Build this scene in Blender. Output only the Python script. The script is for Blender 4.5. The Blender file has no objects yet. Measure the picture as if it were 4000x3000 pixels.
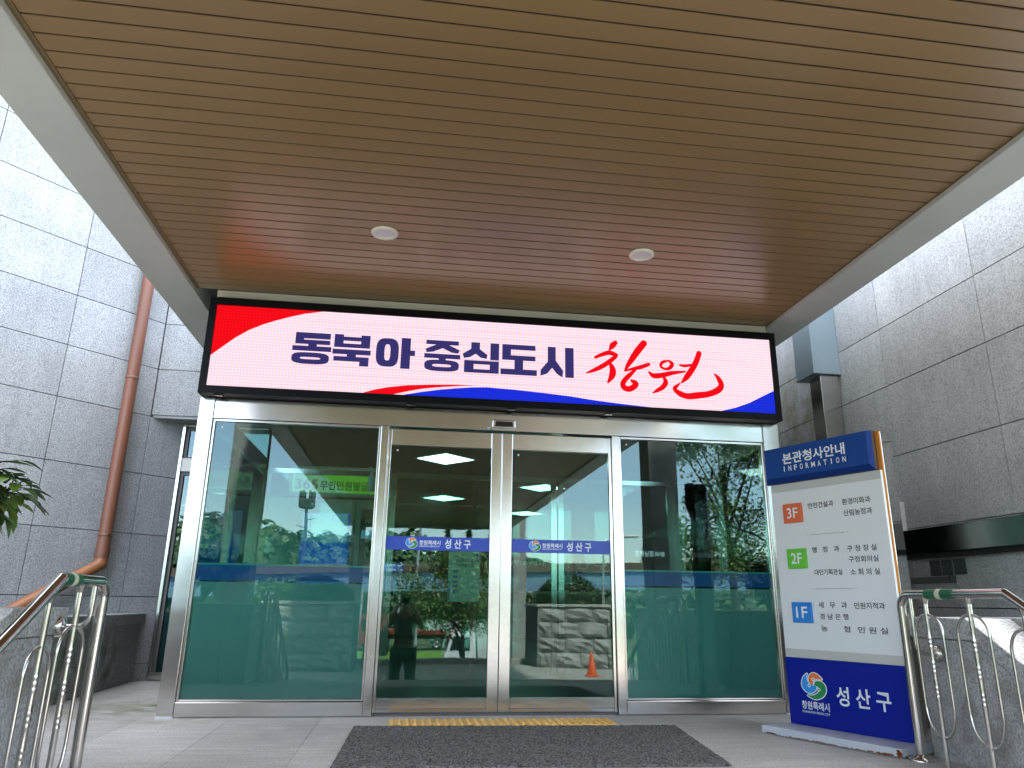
import bpy, bmesh, math, random
from mathutils import Vector, Matrix
R = math.radians
scene = bpy.context.scene
random.seed(7)

# ------------------------------------------------------------------ camera
cam = bpy.data.cameras.new("Camera"); cam_o = bpy.data.objects.new("Camera", cam)
scene.collection.objects.link(cam_o); scene.camera = cam_o
CAM = Vector((-.7105, -5.7025, .7841)); YAW, PITCH, ROLL = .1354, .2918, .0141
f = Vector((math.sin(YAW)*math.cos(PITCH), math.cos(YAW)*math.cos(PITCH), math.sin(PITCH)))
r = Vector((math.cos(YAW), -math.sin(YAW), 0)); u = r.cross(f)
r2 = math.cos(ROLL)*r+math.sin(ROLL)*u; u2 = -math.sin(ROLL)*r+math.cos(ROLL)*u
cam_o.matrix_world = Matrix(((r2.x, u2.x, -f.x, CAM.x), (r2.y, u2.y, -f.y, CAM.y), (r2.z, u2.z, -f.z, CAM.z), (0, 0, 0, 1)))
cam.sensor_width = 36; cam.lens = 2846.3/4000*36
cam.clip_start = .02; cam.clip_end = 2000

# ------------------------------------------------------------------ sky, sun, exposure
SUN_EL, SUN_ROT = R(56), R(14)
SKY, SUN, EXPO = .15, 3.7, 2.9
w = bpy.data.worlds.new("World"); scene.world = w; w.use_nodes = True
nt = w.node_tree; nt.nodes.clear()
wo = nt.nodes.new('ShaderNodeOutputWorld'); bg = nt.nodes.new('ShaderNodeBackground')
sky = nt.nodes.new('ShaderNodeTexSky'); sky.sky_type = 'NISHITA'; sky.sun_disc = False
sky.sun_elevation = SUN_EL; sky.sun_rotation = SUN_ROT; sky.air_density = 1.0; sky.dust_density = .6; sky.ozone_density = 1.5
tc = nt.nodes.new('ShaderNodeTexCoord'); mp = nt.nodes.new('ShaderNodeMapping'); mp.inputs['Scale'].default_value = (1.5, 1.5, 6)
nz = nt.nodes.new('ShaderNodeTexNoise'); nz.inputs['Scale'].default_value = 1.6; nz.inputs['Detail'].default_value = 7; nz.inputs['Roughness'].default_value = .55
cr = nt.nodes.new('ShaderNodeValToRGB'); cr.color_ramp.elements[0].position = .42; cr.color_ramp.elements[1].position = .72
cr.color_ramp.elements[0].color = (.3, .3, .3, 1); cr.color_ramp.elements[1].color = (.85, .85, .85, 1)
mx = nt.nodes.new('ShaderNodeMixRGB'); mx.inputs[2].default_value = (8.6, 8.5, 8.3, 1)
nt.links.new(tc.outputs['Generated'], mp.inputs[0]); nt.links.new(mp.outputs[0], nz.inputs[0]); nt.links.new(nz.outputs[0], cr.inputs[0])
sx = nt.nodes.new('ShaderNodeSeparateXYZ'); nt.links.new(tc.outputs['Generated'], sx.inputs[0])
me_ = nt.nodes.new('ShaderNodeMapRange'); me_.inputs[1].default_value = .12; me_.inputs[2].default_value = .62; me_.inputs[3].default_value = .04; me_.inputs[4].default_value = 1
nt.links.new(sx.outputs['Z'], me_.inputs[0]); mm_ = nt.nodes.new('ShaderNodeMath'); mm_.operation = 'MULTIPLY'
nt.links.new(cr.outputs[0], mm_.inputs[0]); nt.links.new(me_.outputs[0], mm_.inputs[1]); nt.links.new(mm_.outputs[0], mx.inputs[0]); nt.links.new(sky.outputs[0], mx.inputs[1]); nt.links.new(mx.outputs[0], bg.inputs[0])
bg.inputs[1].default_value = SKY; nt.links.new(bg.outputs[0], wo.inputs[0])
sl = bpy.data.lights.new("Sun", 'SUN'); sl.energy = SUN; sl.angle = R(4); sl.color = (1, .96, .9)
so = bpy.data.objects.new("Sun", sl); scene.collection.objects.link(so)
sd = Vector((math.sin(SUN_ROT)*math.cos(SUN_EL), math.cos(SUN_ROT)*math.cos(SUN_EL), math.sin(SUN_EL)))
so.rotation_euler = sd.to_track_quat('Z', 'Y').to_euler(); so.location = sd*40
vs = scene.view_settings; vs.view_transform = 'Standard'; vs.look = 'None'; vs.exposure = EXPO; vs.gamma = 1; vs.use_curve_mapping = False
scene.cycles.use_denoising = True
scene.cycles.max_bounces = 14; scene.cycles.transparent_max_bounces = 24; scene.cycles.diffuse_bounces = 5; scene.cycles.glossy_bounces = 6
scene.cycles.sample_clamp_indirect = 8; scene.cycles.caustics_reflective = False; scene.cycles.caustics_refractive = False

# ------------------------------------------------------------------ materials
def new_mat(name):
    m = bpy.data.materials.new(name); m.use_nodes = True
    return m, m.node_tree, m.node_tree.nodes['Principled BSDF']
def pbr(name, col, rough=.5, metal=0, spec=.5, noise=0, nscale=8, bump=0, bscale=40, stretch=(1, 1, 1), rnoise=0, island=0, coat=0):
    m, t, p = new_mat(name)
    p.inputs['Base Color'].default_value = (*col, 1); p.inputs['Roughness'].default_value = rough
    p.inputs['Metallic'].default_value = metal; p.inputs['Specular IOR Level'].default_value = spec
    p.inputs['Coat Weight'].default_value = coat
    co = t.nodes.new('ShaderNodeTexCoord'); ma = t.nodes.new('ShaderNodeMapping'); ma.inputs['Scale'].default_value = stretch
    t.links.new(co.outputs['Object'], ma.inputs[0])
    if noise or island:
        n = t.nodes.new('ShaderNodeTexNoise'); n.inputs['Scale'].default_value = nscale; n.inputs['Detail'].default_value = 6
        t.links.new(ma.outputs[0], n.inputs[0])
        mr = t.nodes.new('ShaderNodeMapRange'); mr.inputs[1].default_value = .3; mr.inputs[2].default_value = .7
        mr.inputs[3].default_value = 1-noise; mr.inputs[4].default_value = 1+noise
        t.links.new(n.outputs[0], mr.inputs[0]); val = mr.outputs[0]
        if island:
            g = t.nodes.new('ShaderNodeNewGeometry'); mi = t.nodes.new('ShaderNodeMapRange')
            mi.inputs[3].default_value = 1-island; mi.inputs[4].default_value = 1+island
            t.links.new(g.outputs['Random Per Island'], mi.inputs[0])
            mu = t.nodes.new('ShaderNodeMath'); mu.operation = 'MULTIPLY'; t.links.new(val, mu.inputs[0]); t.links.new(mi.outputs[0], mu.inputs[1]); val = mu.outputs[0]
        vm = t.nodes.new('ShaderNodeVectorMath'); vm.operation = 'SCALE'; vm.inputs[0].default_value = col
        t.links.new(val, vm.inputs['Scale']); t.links.new(vm.outputs[0], p.inputs['Base Color'])
    if rnoise:
        n3 = t.nodes.new('ShaderNodeTexNoise'); n3.inputs['Scale'].default_value = nscale*1.7; n3.inputs['Detail'].default_value = 5
        t.links.new(ma.outputs[0], n3.inputs[0]); m3 = t.nodes.new('ShaderNodeMapRange'); m3.inputs[3].default_value = max(.02, rough-rnoise); m3.inputs[4].default_value = rough+rnoise
        t.links.new(n3.outputs[0], m3.inputs[0]); t.links.new(m3.outputs[0], p.inputs['Roughness'])
    if bump:
        n2 = t.nodes.new('ShaderNodeTexNoise'); n2.inputs['Scale'].default_value = bscale; n2.inputs['Detail'].default_value = 4
        t.links.new(ma.outputs[0], n2.inputs[0]); b = t.nodes.new('ShaderNodeBump'); b.inputs['Strength'].default_value = bump; b.inputs['Distance'].default_value = .01
        t.links.new(n2.outputs[0], b.inputs['Height']); t.links.new(b.outputs[0], p.inputs['Normal'])
    return m
def granite(name, col, dark, stains=(), speck=1.0, rough=.75, island=.05, bump=.25, streak=0, sdir=(1.2, 14, 1)):
    """speckled stone; stains = [(x,y,z,radius,(r,g,b),strength)] soft patches of growth at fixed places"""
    m, t, p = new_mat(name); p.inputs['Roughness'].default_value = rough; p.inputs['Specular IOR Level'].default_value = .3
    co = t.nodes.new('ShaderNodeTexCoord')
    n = t.nodes.new('ShaderNodeTexNoise'); n.inputs['Scale'].default_value = 95/speck; n.inputs['Detail'].default_value = 3; n.inputs['Roughness'].default_value = .7
    t.links.new(co.outputs['Object'], n.inputs[0])
    c = t.nodes.new('ShaderNodeValToRGB'); c.color_ramp.elements[0].position = .36; c.color_ramp.elements[1].position = .58
    c.color_ramp.elements[0].color = (*dark, 1); c.color_ramp.elements[1].color = (*col, 1)
    t.links.new(n.outputs[0], c.inputs[0])
    g = t.nodes.new('ShaderNodeNewGeometry'); mi = t.nodes.new('ShaderNodeMapRange'); mi.inputs[3].default_value = 1-island; mi.inputs[4].default_value = 1+island
    t.links.new(g.outputs['Random Per Island'], mi.inputs[0])
    n2 = t.nodes.new('ShaderNodeTexNoise'); n2.inputs['Scale'].default_value = 2.1; n2.inputs['Detail'].default_value = 6; t.links.new(co.outputs['Object'], n2.inputs[0])
    m2 = t.nodes.new('ShaderNodeMapRange'); m2.inputs[1].default_value = .3; m2.inputs[2].default_value = .7; m2.inputs[3].default_value = .86; m2.inputs[4].default_value = 1.06
    t.links.new(n2.outputs[0], m2.inputs[0]); mu = t.nodes.new('ShaderNodeMath'); mu.operation = 'MULTIPLY'; t.links.new(mi.outputs[0], mu.inputs[0]); t.links.new(m2.outputs[0], mu.inputs[1])
    sc = t.nodes.new('ShaderNodeVectorMath'); sc.operation = 'SCALE'; t.links.new(c.outputs[0], sc.inputs[0]); t.links.new(mu.outputs[0], sc.inputs['Scale'])
    out = sc.outputs[0]
    if streak:
        mpn = t.nodes.new('ShaderNodeMapping'); mpn.inputs['Scale'].default_value = sdir; t.links.new(co.outputs['Object'], mpn.inputs[0])
        n5 = t.nodes.new('ShaderNodeTexNoise'); n5.inputs['Scale'].default_value = 1.6; n5.inputs['Detail'].default_value = 8; n5.inputs['Roughness'].default_value = .65; t.links.new(mpn.outputs[0], n5.inputs[0])
        m5 = t.nodes.new('ShaderNodeMapRange'); m5.inputs[1].default_value = .3; m5.inputs[2].default_value = .72; m5.inputs[3].default_value = 1-streak; m5.inputs[4].default_value = 1+streak; t.links.new(n5.outputs[0], m5.inputs[0])
        s5 = t.nodes.new('ShaderNodeVectorMath'); s5.operation = 'SCALE'; t.links.new(out, s5.inputs[0]); t.links.new(m5.outputs[0], s5.inputs['Scale']); out = s5.outputs[0]
    for (x, y, z, rad, sc_col, st) in stains:
        d = t.nodes.new('ShaderNodeVectorMath'); d.operation = 'DISTANCE'; d.inputs[1].default_value = (x, y, z); t.links.new(co.outputs['Object'], d.inputs[0])
        md = t.nodes.new('ShaderNodeMapRange'); md.inputs[1].default_value = rad; md.inputs[2].default_value = rad*.2; md.inputs[3].default_value = 0; md.inputs[4].default_value = st
        t.links.new(d.outputs['Value'], md.inputs[0])
        n4 = t.nodes.new('ShaderNodeTexNoise'); n4.inputs['Scale'].default_value = 7; n4.inputs['Detail'].default_value = 8; t.links.new(co.outputs['Object'], n4.inputs[0])
        m4 = t.nodes.new('ShaderNodeMapRange'); m4.inputs[1].default_value = .38; m4.inputs[2].default_value = .62; t.links.new(n4.outputs[0], m4.inputs[0])
        mm = t.nodes.new('ShaderNodeMath'); mm.operation = 'MULTIPLY'; t.links.new(md.outputs[0], mm.inputs[0]); t.links.new(m4.outputs[0], mm.inputs[1])
        mixn = t.nodes.new('ShaderNodeMixRGB'); mixn.inputs[2].default_value = (*sc_col, 1); t.links.new(mm.outputs[0], mixn.inputs[0]); t.links.new(out, mixn.inputs[1]); out = mixn.outputs[0]
    t.links.new(out, p.inputs['Base Color'])
    b = t.nodes.new('ShaderNodeBump'); b.inputs['Strength'].default_value = bump; b.inputs['Distance'].default_value = .006
    t.links.new(n.outputs[0], b.inputs['Height']); t.links.new(b.outputs[0], p.inputs['Normal'])
    return m
def glow(name, col, st, dots=0):
    m, t, p = new_mat(name); t.nodes.remove(p)
    e = t.nodes.new('ShaderNodeEmission'); e.inputs[0].default_value = (*col, 1); e.inputs[1].default_value = st*2**-EXPO   # lamp levels quoted as seen at this exposure
    t.links.new(e.outputs[0], t.nodes['Material Output'].inputs[0])
    if dots:     # lit diodes on a dark board
        co = t.nodes.new('ShaderNodeTexCoord'); s = t.nodes.new('ShaderNodeVectorMath'); s.operation = 'SCALE'; s.inputs['Scale'].default_value = 2*math.pi/dots
        t.links.new(co.outputs['Object'], s.inputs[0]); x = t.nodes.new('ShaderNodeSeparateXYZ'); t.links.new(s.outputs[0], x.inputs[0])
        v = []
        for ph in (0, 2.1, 4.2):
            a = t.nodes.new('ShaderNodeMath'); a.operation = 'ADD'; a.inputs[1].default_value = ph; t.links.new(x.outputs['X'], a.inputs[0])
            s1 = t.nodes.new('ShaderNodeMath'); s1.operation = 'SINE'; t.links.new(a.outputs[0], s1.inputs[0])
            s2 = t.nodes.new('ShaderNodeMath'); s2.operation = 'SINE'; t.links.new(x.outputs['Z'], s2.inputs[0])
            ad = t.nodes.new('ShaderNodeMath'); ad.operation = 'ADD'; t.links.new(s1.outputs[0], ad.inputs[0]); t.links.new(s2.outputs[0], ad.inputs[1])
            mr = t.nodes.new('ShaderNodeMapRange'); mr.inputs[1].default_value = -2; mr.inputs[2].default_value = 2; mr.inputs[3].default_value = .8; mr.inputs[4].default_value = 1.2
            t.links.new(ad.outputs[0], mr.inputs[0]); v.append(mr)
        cb = t.nodes.new('ShaderNodeCombineXYZ')
        for i in range(3): t.links.new(v[i].outputs[0], cb.inputs[i])
        mu = t.nodes.new('ShaderNodeVectorMath'); mu.operation = 'MULTIPLY'; mu.inputs[1].default_value = col; t.links.new(cb.outputs[0], mu.inputs[0])
        t.links.new(mu.outputs[0], e.inputs[0])
    return m
def glass(name, tint, base=0, k=1.15):
    m, t, p = new_mat(name); t.nodes.remove(p)
    tr = t.nodes.new('ShaderNodeBsdfTransparent'); tr.inputs[0].default_value = (*tint, 1)
    gl = t.nodes.new('ShaderNodeBsdfGlossy'); gl.inputs['Roughness'].default_value = 0; gl.inputs[0].default_value = (.93, .98, .97, 1)
    fr = t.nodes.new('ShaderNodeFresnel'); fr.inputs[0].default_value = 1.5
    ma = t.nodes.new('ShaderNodeMath'); ma.operation = 'MULTIPLY_ADD'; ma.inputs[1].default_value = k; ma.inputs[2].default_value = base; ma.use_clamp = True
    mi = t.nodes.new('ShaderNodeMixShader'); t.links.new(fr.outputs[0], ma.inputs[0]); t.links.new(ma.outputs[0], mi.inputs[0])
    t.links.new(tr.outputs[0], mi.inputs[1]); t.links.new(gl.outputs[0], mi.inputs[2]); t.links.new(mi.outputs[0], t.nodes['Material Output'].inputs[0])
    # slight waviness of tempered panes
    co = t.nodes.new('ShaderNodeTexCoord'); n = t.nodes.new('ShaderNodeTexNoise'); n.inputs['Scale'].default_value = 1.3; n.inputs['Detail'].default_value = 1
    b = t.nodes.new('ShaderNodeBump'); b.inputs['Strength'].default_value = .06; b.inputs['Distance'].default_value = .02
    t.links.new(co.outputs['Object'], n.inputs[0]); t.links.new(n.outputs[0], b.inputs['Height']); t.links.new(b.outputs[0], gl.inputs['Normal'])
    return m

MOSS = (.16, .19, .06)
M = dict(
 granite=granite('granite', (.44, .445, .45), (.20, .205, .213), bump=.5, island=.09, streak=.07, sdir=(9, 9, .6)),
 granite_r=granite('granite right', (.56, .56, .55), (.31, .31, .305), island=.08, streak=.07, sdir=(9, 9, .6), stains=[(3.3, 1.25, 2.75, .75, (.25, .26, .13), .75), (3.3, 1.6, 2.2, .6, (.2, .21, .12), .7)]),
 joint=pbr('joint', (.10, .10, .10), .9),
 cheek=granite('cheek granite', (.60, .59, .565), (.29, .28, .265), speck=1.3, stains=[(-2.2, -2.2, .55, .5, (.17, .14, .10), .7), (2.25, -2, .2, .7, (.18, .17, .15), .6)]),
 coping=granite('coping granite', (.5, .5, .48), (.27, .27, .26), speck=1.3),
 planter=granite('planter stone', (.42, .43, .41), (.2, .21, .2), stains=[(-3.3, .75, .3, .55, (.07, .09, .03), .9), (-3.3, 1.6, .2, .4, (.05, .07, .03), .7)], speck=1.2, island=.12),
 floor=granite('floor granite', (.62, .59, .55), (.41, .39, .36), stains=[(-2.5, .6, 0, .55, (.17, .20, .06), .95), (-2.9, .3, 0, .5, (.2, .21, .11), .7), (-2.2, -.15, 0, .4, (.31, .24, .15), .6), (-1.4, -.6, 0, .7, (.36, .35, .33), .6)], speck=1.3, rough=.55, island=.05, bump=.1, streak=.2),
 step=granite('step granite', (.45, .45, .44), (.3, .3, .29)),
 rough_stone=granite('rough ashlar', (.40, .40, .39), (.26, .26, .25), speck=1.5, island=.15, bump=.6),
 steel=pbr('brushed stainless', (.60, .58, .55), .17, 1, noise=.05, nscale=3, stretch=(1, 1, 30), rnoise=.06, bump=.02, bscale=60),
 steel_h=pbr('brushed stainless plate', (.62, .605, .58), .15, 1, noise=.05, nscale=3, stretch=(1, 1, 1), rnoise=.04, bump=.12, bscale=2.2),
 polished=pbr('polished stainless', (.60, .57, .53), .15, 1, noise=.10, nscale=9, rnoise=.05),
 mirror=pbr('mirror stainless', (.7, .69, .67), .05, 1, noise=.03),
 dark_steel=pbr('dark stainless', (.085, .088, .078), .2, 1, noise=.12, nscale=2, stretch=(1, 2, 1), rnoise=.05),
 gasket=pbr('gasket', (.09, .085, .08), .5),
 black=pbr('black housing', (.003, .003, .0045), .5, spec=.12, noise=.15, nscale=5),
 plastic_black=pbr('black plastic', (.004, .004, .0045), .25),
 soffit=pbr('brown slat paint', (.262, .160, .066), .29, spec=.7, noise=.025, nscale=1.2, island=.035, rnoise=.015, stretch=(.5, 3, 1)),
 soffit_trim=pbr('brown trim', (.20, .14, .065), .45),
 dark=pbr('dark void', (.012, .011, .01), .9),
 white_paint=pbr('grey white paint', (.50, .51, .475), .55, noise=.05, nscale=2.2, bump=.06, bscale=9),
 band_paint=pbr('cream paint', (.55, .53, .46), .55, noise=.04, nscale=3),
 cream=pbr('cream plastic', (.78, .74, .62), .4),
 lens=pbr('lamp diffuser', (.72, .68, .74), .35),
 copper=pbr('copper brown pipe', (.20, .075, .043), .42, noise=.14, nscale=5, spec=.5, rnoise=.08, stretch=(1, 1, .3)),
 copper_l=pbr('orange brown pipe', (.30, .115, .045), .4, noise=.14, nscale=6),
 duct=pbr('blue grey sheet', (.24, .30, .33), .4, noise=.05, nscale=3),
 plate=pbr('grey cover plate', (.055, .065, .07), .5),
 trunking=pbr('grey trunking', (.11, .105, .095), .55),
 trim_white=pbr('white trim', (.6, .6, .56), .5), trim_grey=pbr('grey trim', (.3, .29, .27), .5),
 blue=pbr('sign blue', (.006, .055, .25), .4, spec=.2), blue_edge=pbr('sign blue edge', (.006, .03, .17), .4, spec=.2),
 blue2=pbr('panel blue', (.002, .014, .26), .28, spec=.22), blue3=pbr('decal blue', (.02, .06, .42), .35),
 white=pbr('sign white', (.74, .745, .73), .3), greige=pbr('greige band', (.52, .515, .47), .35),
 orange_edge=pbr('orange edge', (.5, .19, .02), .35), bronze=pbr('bronze side', (.16, .10, .06), .25, .6),
 letter=pbr('white letter', (.78, .8, .82), .4), ink=pbr('dark letter', (.035, .035, .04), .45),
 b_or=pbr('badge orange', (.72, .13, .035), .35), b_gr=pbr('badge green', (.13, .52, .03), .35), b_bl=pbr('badge blue', (.015, .21, .62), .35),
 e_bl=pbr('emblem blue', (.03, .30, .72), .4), e_or=pbr('emblem orange', (.78, .20, .03), .4), e_gr=pbr('emblem green', (.012, .25, .07), .4),
 base=pbr('white painted base', (.55, .58, .62), .4, noise=.05),
 rust=pbr('rust', (.27, .085, .02), .9, noise=.4, nscale=30),
 yellow=pbr('yellow tile', (.88, .55, .15), .5, noise=.1, nscale=6),
 green_tape=pbr('green grip tape', (.012, .11, .045), .45, noise=.15, nscale=20), cream_tape=pbr('cream tape', (.6, .57, .42), .5),
 film=pbr('frosted film', (.38, .54, .58), .6, noise=.03, nscale=1.5), film_top=pbr('pale film edge', (.16, .62, .66), .5), film_blue=pbr('blue film band', (.006, .13, .62), .45),
 glass=glass('green tinted glass', (.64, .84, .78)), glass_in=glass('clear green glass', (.62, .88, .80), .0, 1.0), glass_win=glass('window glass', (.42, .6, .58), .03),
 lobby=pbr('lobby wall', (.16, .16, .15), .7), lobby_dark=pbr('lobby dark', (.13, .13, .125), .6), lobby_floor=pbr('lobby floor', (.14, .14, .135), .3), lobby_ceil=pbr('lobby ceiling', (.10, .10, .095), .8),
 kiosk=pbr('kiosk white', (.6, .62, .62), .35),
 led_w=glow('led white', (1.1, .78, .88), 1.0, .024), led_r=glow('led red', (.95, .004, .010), 1.0, .024), led_b=glow('led blue', (.012, .03, .72), 1.0, .024), led_ink=glow('led navy', (.04, .035, .16), 1.0, .024), led_line=glow('led seam', (.62, .45, .45), 1.0),
 panel_light=glow('ceiling panel light', (.9, 1, .95), 7), lightbox=glow('green lightbox', (.28, .52, .03), .9), lightbox_w=glow('pale lightbox', (.6, .66, .45), .8), lb_ink=pbr('lightbox ink', (.01, .015, .06), .5), lb_red=glow('lightbox red', (.5, .05, .05), .35),
 scr=glow('screen blue', (.03, .14, .7), .9), scr2=glow('screen pale', (.28, .42, .75), .7), scr_w=glow('screen white', (.7, .8, .95), .6), scr_violet=glow('screen violet', (.12, .07, .45), .6), led_num=glow('red digit', (.9, .03, .02), 1),
 poster=pbr('poster pale green', (.45, .6, .5), .5), poster_blue=pbr('poster blue', (.05, .15, .4), .5),
 leaf=pbr('leaf', (.05, .115, .02), .45, island=.45, noise=.1), leaf_l=pbr('light leaf', (.13, .22, .03), .45, island=.35, noise=.1), leaf_d=pbr('dark leaf', (.02, .045, .014), .55, island=.5, noise=.1), leaf_y=pbr('yellowing leaf', (.11, .12, .025), .5, island=.5, noise=.1),
 bark=pbr('bark', (.035, .028, .022), .9, noise=.3, nscale=6), soil=pbr('soil', (.06, .045, .03), .95, noise=.3),
 paving=pbr('plaza paving', (.36, .345, .32), .8, noise=.12, nscale=2, island=.1), asphalt=pbr('asphalt', (.05, .05, .052), .85, noise=.15, nscale=3), kerb=pbr('kerb', (.35, .34, .32), .8, noise=.1), grass=pbr('grass', (.09, .20, .018), .8, noise=.35, nscale=2.5), terrain=pbr('terrain', (.05, .075, .025), .9, noise=.3, nscale=.5),
 parapet=pbr('brown parapet', (.12, .09, .075), .8, noise=.1), girder=pbr('pale blue girder', (.15, .25, .36), .5), concrete=pbr('concrete', (.35, .35, .34), .8, noise=.1),
 truck=pbr('white truck paint', (.7, .71, .72), .3), truck_glass=pbr('truck glass', (.01, .012, .014), .08), tyre=pbr('tyre', (.015, .015, .015), .8), hub=pbr('hub', (.4, .4, .4), .35, 1), red_paint=pbr('red paint', (.2, .02, .012), .4), load=pbr('load', (.5, .5, .5), .6),
 cone=pbr('cone orange', (.75, .10, .02), .5), road_blue=pbr('road sign blue', (.01, .12, .45), .4), pole=pbr('pole grey', (.45, .46, .46), .45, .6),
 skin=pbr('skin', (.36, .2, .13), .5), shirt=pbr('grey shirt', (.10, .10, .105), .8, noise=.1), trouser=pbr('black trousers', (.012, .012, .014), .8), hair=pbr('dark hair', (.012, .01, .009), .6), mask=pbr('face mask', (.2, .2, .2), .7), bag=pbr('black bag', (.01, .01, .011), .6), shoe=pbr('shoe', (.02, .018, .016), .6),
)
def mat_rubber():
    m, t, p = new_mat('coil mat'); p.inputs['Roughness'].default_value = .8
    co = t.nodes.new('ShaderNodeTexCoord'); n = t.nodes.new('ShaderNodeTexNoise'); n.inputs['Scale'].default_value = 70; n.inputs['Detail'].default_value = 3; n.inputs['Distortion'].default_value = 1.5
    t.links.new(co.outputs['Object'], n.inputs[0]); c = t.nodes.new('ShaderNodeValToRGB'); c.color_ramp.elements[0].position = .4; c.color_ramp.elements[1].position = .66
    c.color_ramp.elements[0].color = (.022, .0215, .0215, 1); c.color_ramp.elements[1].color = (.24, .228, .215, 1)
    t.links.new(n.outputs[0], c.inputs[0]); t.links.new(c.outputs[0], p.inputs['Base Color'])
    return m
M['mat'] = mat_rubber()

# ------------------------------------------------------------------ builders
class MB:
    def __init__(s): s.v = []; s.f = []; s.m = []; s.sm = []
    def add(s, vs, fs, mi=0, smooth=False):
        o = len(s.v); s.v += [tuple(v) for v in vs]
        for fc in fs: s.f.append(tuple(i+o for i in fc)); s.m.append(mi); s.sm.append(smooth)
        return s
    def box(s, x0, x1, y0, y1, z0, z1, mi=0):
        x0, x1 = sorted((x0, x1)); y0, y1 = sorted((y0, y1)); z0, z1 = sorted((z0, z1))
        return s.add([(x0, y0, z0), (x1, y0, z0), (x1, y1, z0), (x0, y1, z0), (x0, y0, z1), (x1, y0, z1), (x1, y1, z1), (x0, y1, z1)],
              [(0, 3, 2, 1), (4, 5, 6, 7), (0, 1, 5, 4), (1, 2, 6, 5), (2, 3, 7, 6), (3, 0, 4, 7)], mi)
    def obox(s, O, ux, uy, a0, a1, b0, b1, z0, z1, mi=0):
        """box in a turned frame: a along ux, b along uy (both horizontal)"""
        O = Vector(O); ux = Vector(ux); uy = Vector(uy); P = lambda a, b, z: O+ux*a+uy*b+Vector((0, 0, z))
        vs = [P(a0, b0, z0), P(a1, b0, z0), P(a1, b1, z0), P(a0, b1, z0), P(a0, b0, z1), P(a1, b0, z1), P(a1, b1, z1), P(a0, b1, z1)]
        fs = [(0, 3, 2, 1), (4, 5, 6, 7), (0, 1, 5, 4), (1, 2, 6, 5), (2, 3, 7, 6), (3, 0, 4, 7)]
        if ux.cross(uy).z*(a1-a0)*(b1-b0) < 0: fs = [q[::-1] for q in fs]
        return s.add(vs, fs, mi)
    def tube(s, pts, rad, n=14, cap=True, mi=0):
        pts = [Vector(p) for p in pts]; rads = rad if isinstance(rad, (list, tuple)) else [rad]*len(pts)
        rings = []; ref = None
        for i, p in enumerate(pts):
            d = ((pts[min(i+1, len(pts)-1)]-pts[i]).normalized()+(pts[i]-pts[max(i-1, 0)]).normalized())
            d = d.normalized() if d.length > 1e-6 else Vector((0, 0, 1))
            if ref is None: ref = Vector((0, 0, 1)) if abs(d.z) < .9 else Vector((1, 0, 0))
            a = (ref-d*ref.dot(d)).normalized(); b = d.cross(a); ref = a
            k = 1.0
            if 0 < i < len(pts)-1:
                c = (pts[i+1]-pts[i]).normalized().dot((pts[i]-pts[i-1]).normalized()); k = 1/max(.5, math.sqrt((1+c)/2))
            rings.append([p+(a*math.cos(2*math.pi*j/n)+b*math.sin(2*math.pi*j/n))*rads[i]*(k if k < 1.3 else 1.15) for j in range(n)])
        vs = [v for q in rings for v in q]; fs = []
        for i in range(len(pts)-1):
            for j in range(n):
                fs.append((i*n+j, i*n+(j+1) % n, (i+1)*n+(j+1) % n, (i+1)*n+j))
        s.add(vs, fs, mi, True)
        if cap:
            s.add(rings[0], [tuple(range(n))[::-1]], mi); s.add(rings[-1], [tuple(range(n))], mi)
        return s
    def lathe(s, c, prof, n=24, mi=0, axis='Z'):
        """prof: [(radius, height)] about a vertical (or y / x) axis through c"""
        vs = []
        for (ra, h) in prof:
            for j in range(n):
                a = 2*math.pi*j/n; q = (ra*math.cos(a), ra*math.sin(a), h)
                if axis == 'Y': q = (q[0], h, q[1])
                if axis == 'X': q = (h, q[0], q[1])
                vs.append((c[0]+q[0], c[1]+q[1], c[2]+q[2]))
        fs = [(i*n+j, i*n+(j+1) % n, (i+1)*n+(j+1) % n, (i+1)*n+j) for i in range(len(prof)-1) for j in range(n)]
        return s.add(vs, fs, mi, True)
    def prism(s, poly, fn, t0, t1, mi=0):
        """poly of 2D points, fn(a, b, t) -> 3D"""
        n = len(poly); vs = [fn(a, b, t0) for a, b in poly]+[fn(a, b, t1) for a, b in poly]
        fs = [tuple(range(n))[::-1], tuple(range(n, 2*n))]+[(i, (i+1) % n, n+(i+1) % n, n+i) for i in range(n)]
        return s.add(vs, fs, mi)
    def build(s, name, mats, parent=None, bevel=0, fixn=False):
        me = bpy.data.meshes.new(name); me.from_pydata(s.v, [], s.f)
        for mm in (mats if isinstance(mats, (list, tuple)) else [mats]): me.materials.append(M[mm])
        me.polygons.foreach_set('material_index', s.m); me.polygons.foreach_set('use_smooth', s.sm)
        if fixn:
            b = bmesh.new(); b.from_mesh(me); bmesh.ops.recalc_face_normals(b, faces=b.faces); b.to_mesh(me); b.free()
        me.update(); o = bpy.data.objects.new(name, me); scene.collection.objects.link(o)
        if parent:
            o.parent = parent; o.location = -base_of(parent)
        if bevel:
            mo = o.modifiers.new('bevel', 'BEVEL'); mo.width = bevel; mo.segments = 2; mo.limit_method = 'ANGLE'; mo.angle_limit = R(50)
        return o
def base_of(o):
    v = Vector((0, 0, 0))
    while o: v += o.location; o = o.parent
    return v
def tag(o, label=None, cat=None, group=None, kind=None):
    if label: o['label'] = label
    if cat: o['category'] = cat
    if group: o['group'] = group
    if kind: o['kind'] = kind
    return o
def thing(name, label, cat, loc=(0, 0, 0), group=None):
    o = bpy.data.objects.new(name, None); scene.collection.objects.link(o); o.location = loc; o.empty_display_size = .1
    return tag(o, label, cat, group)
def struct(name, mb, mat, **k): return tag(mb.build(name, mat, **k), kind='structure')
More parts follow.
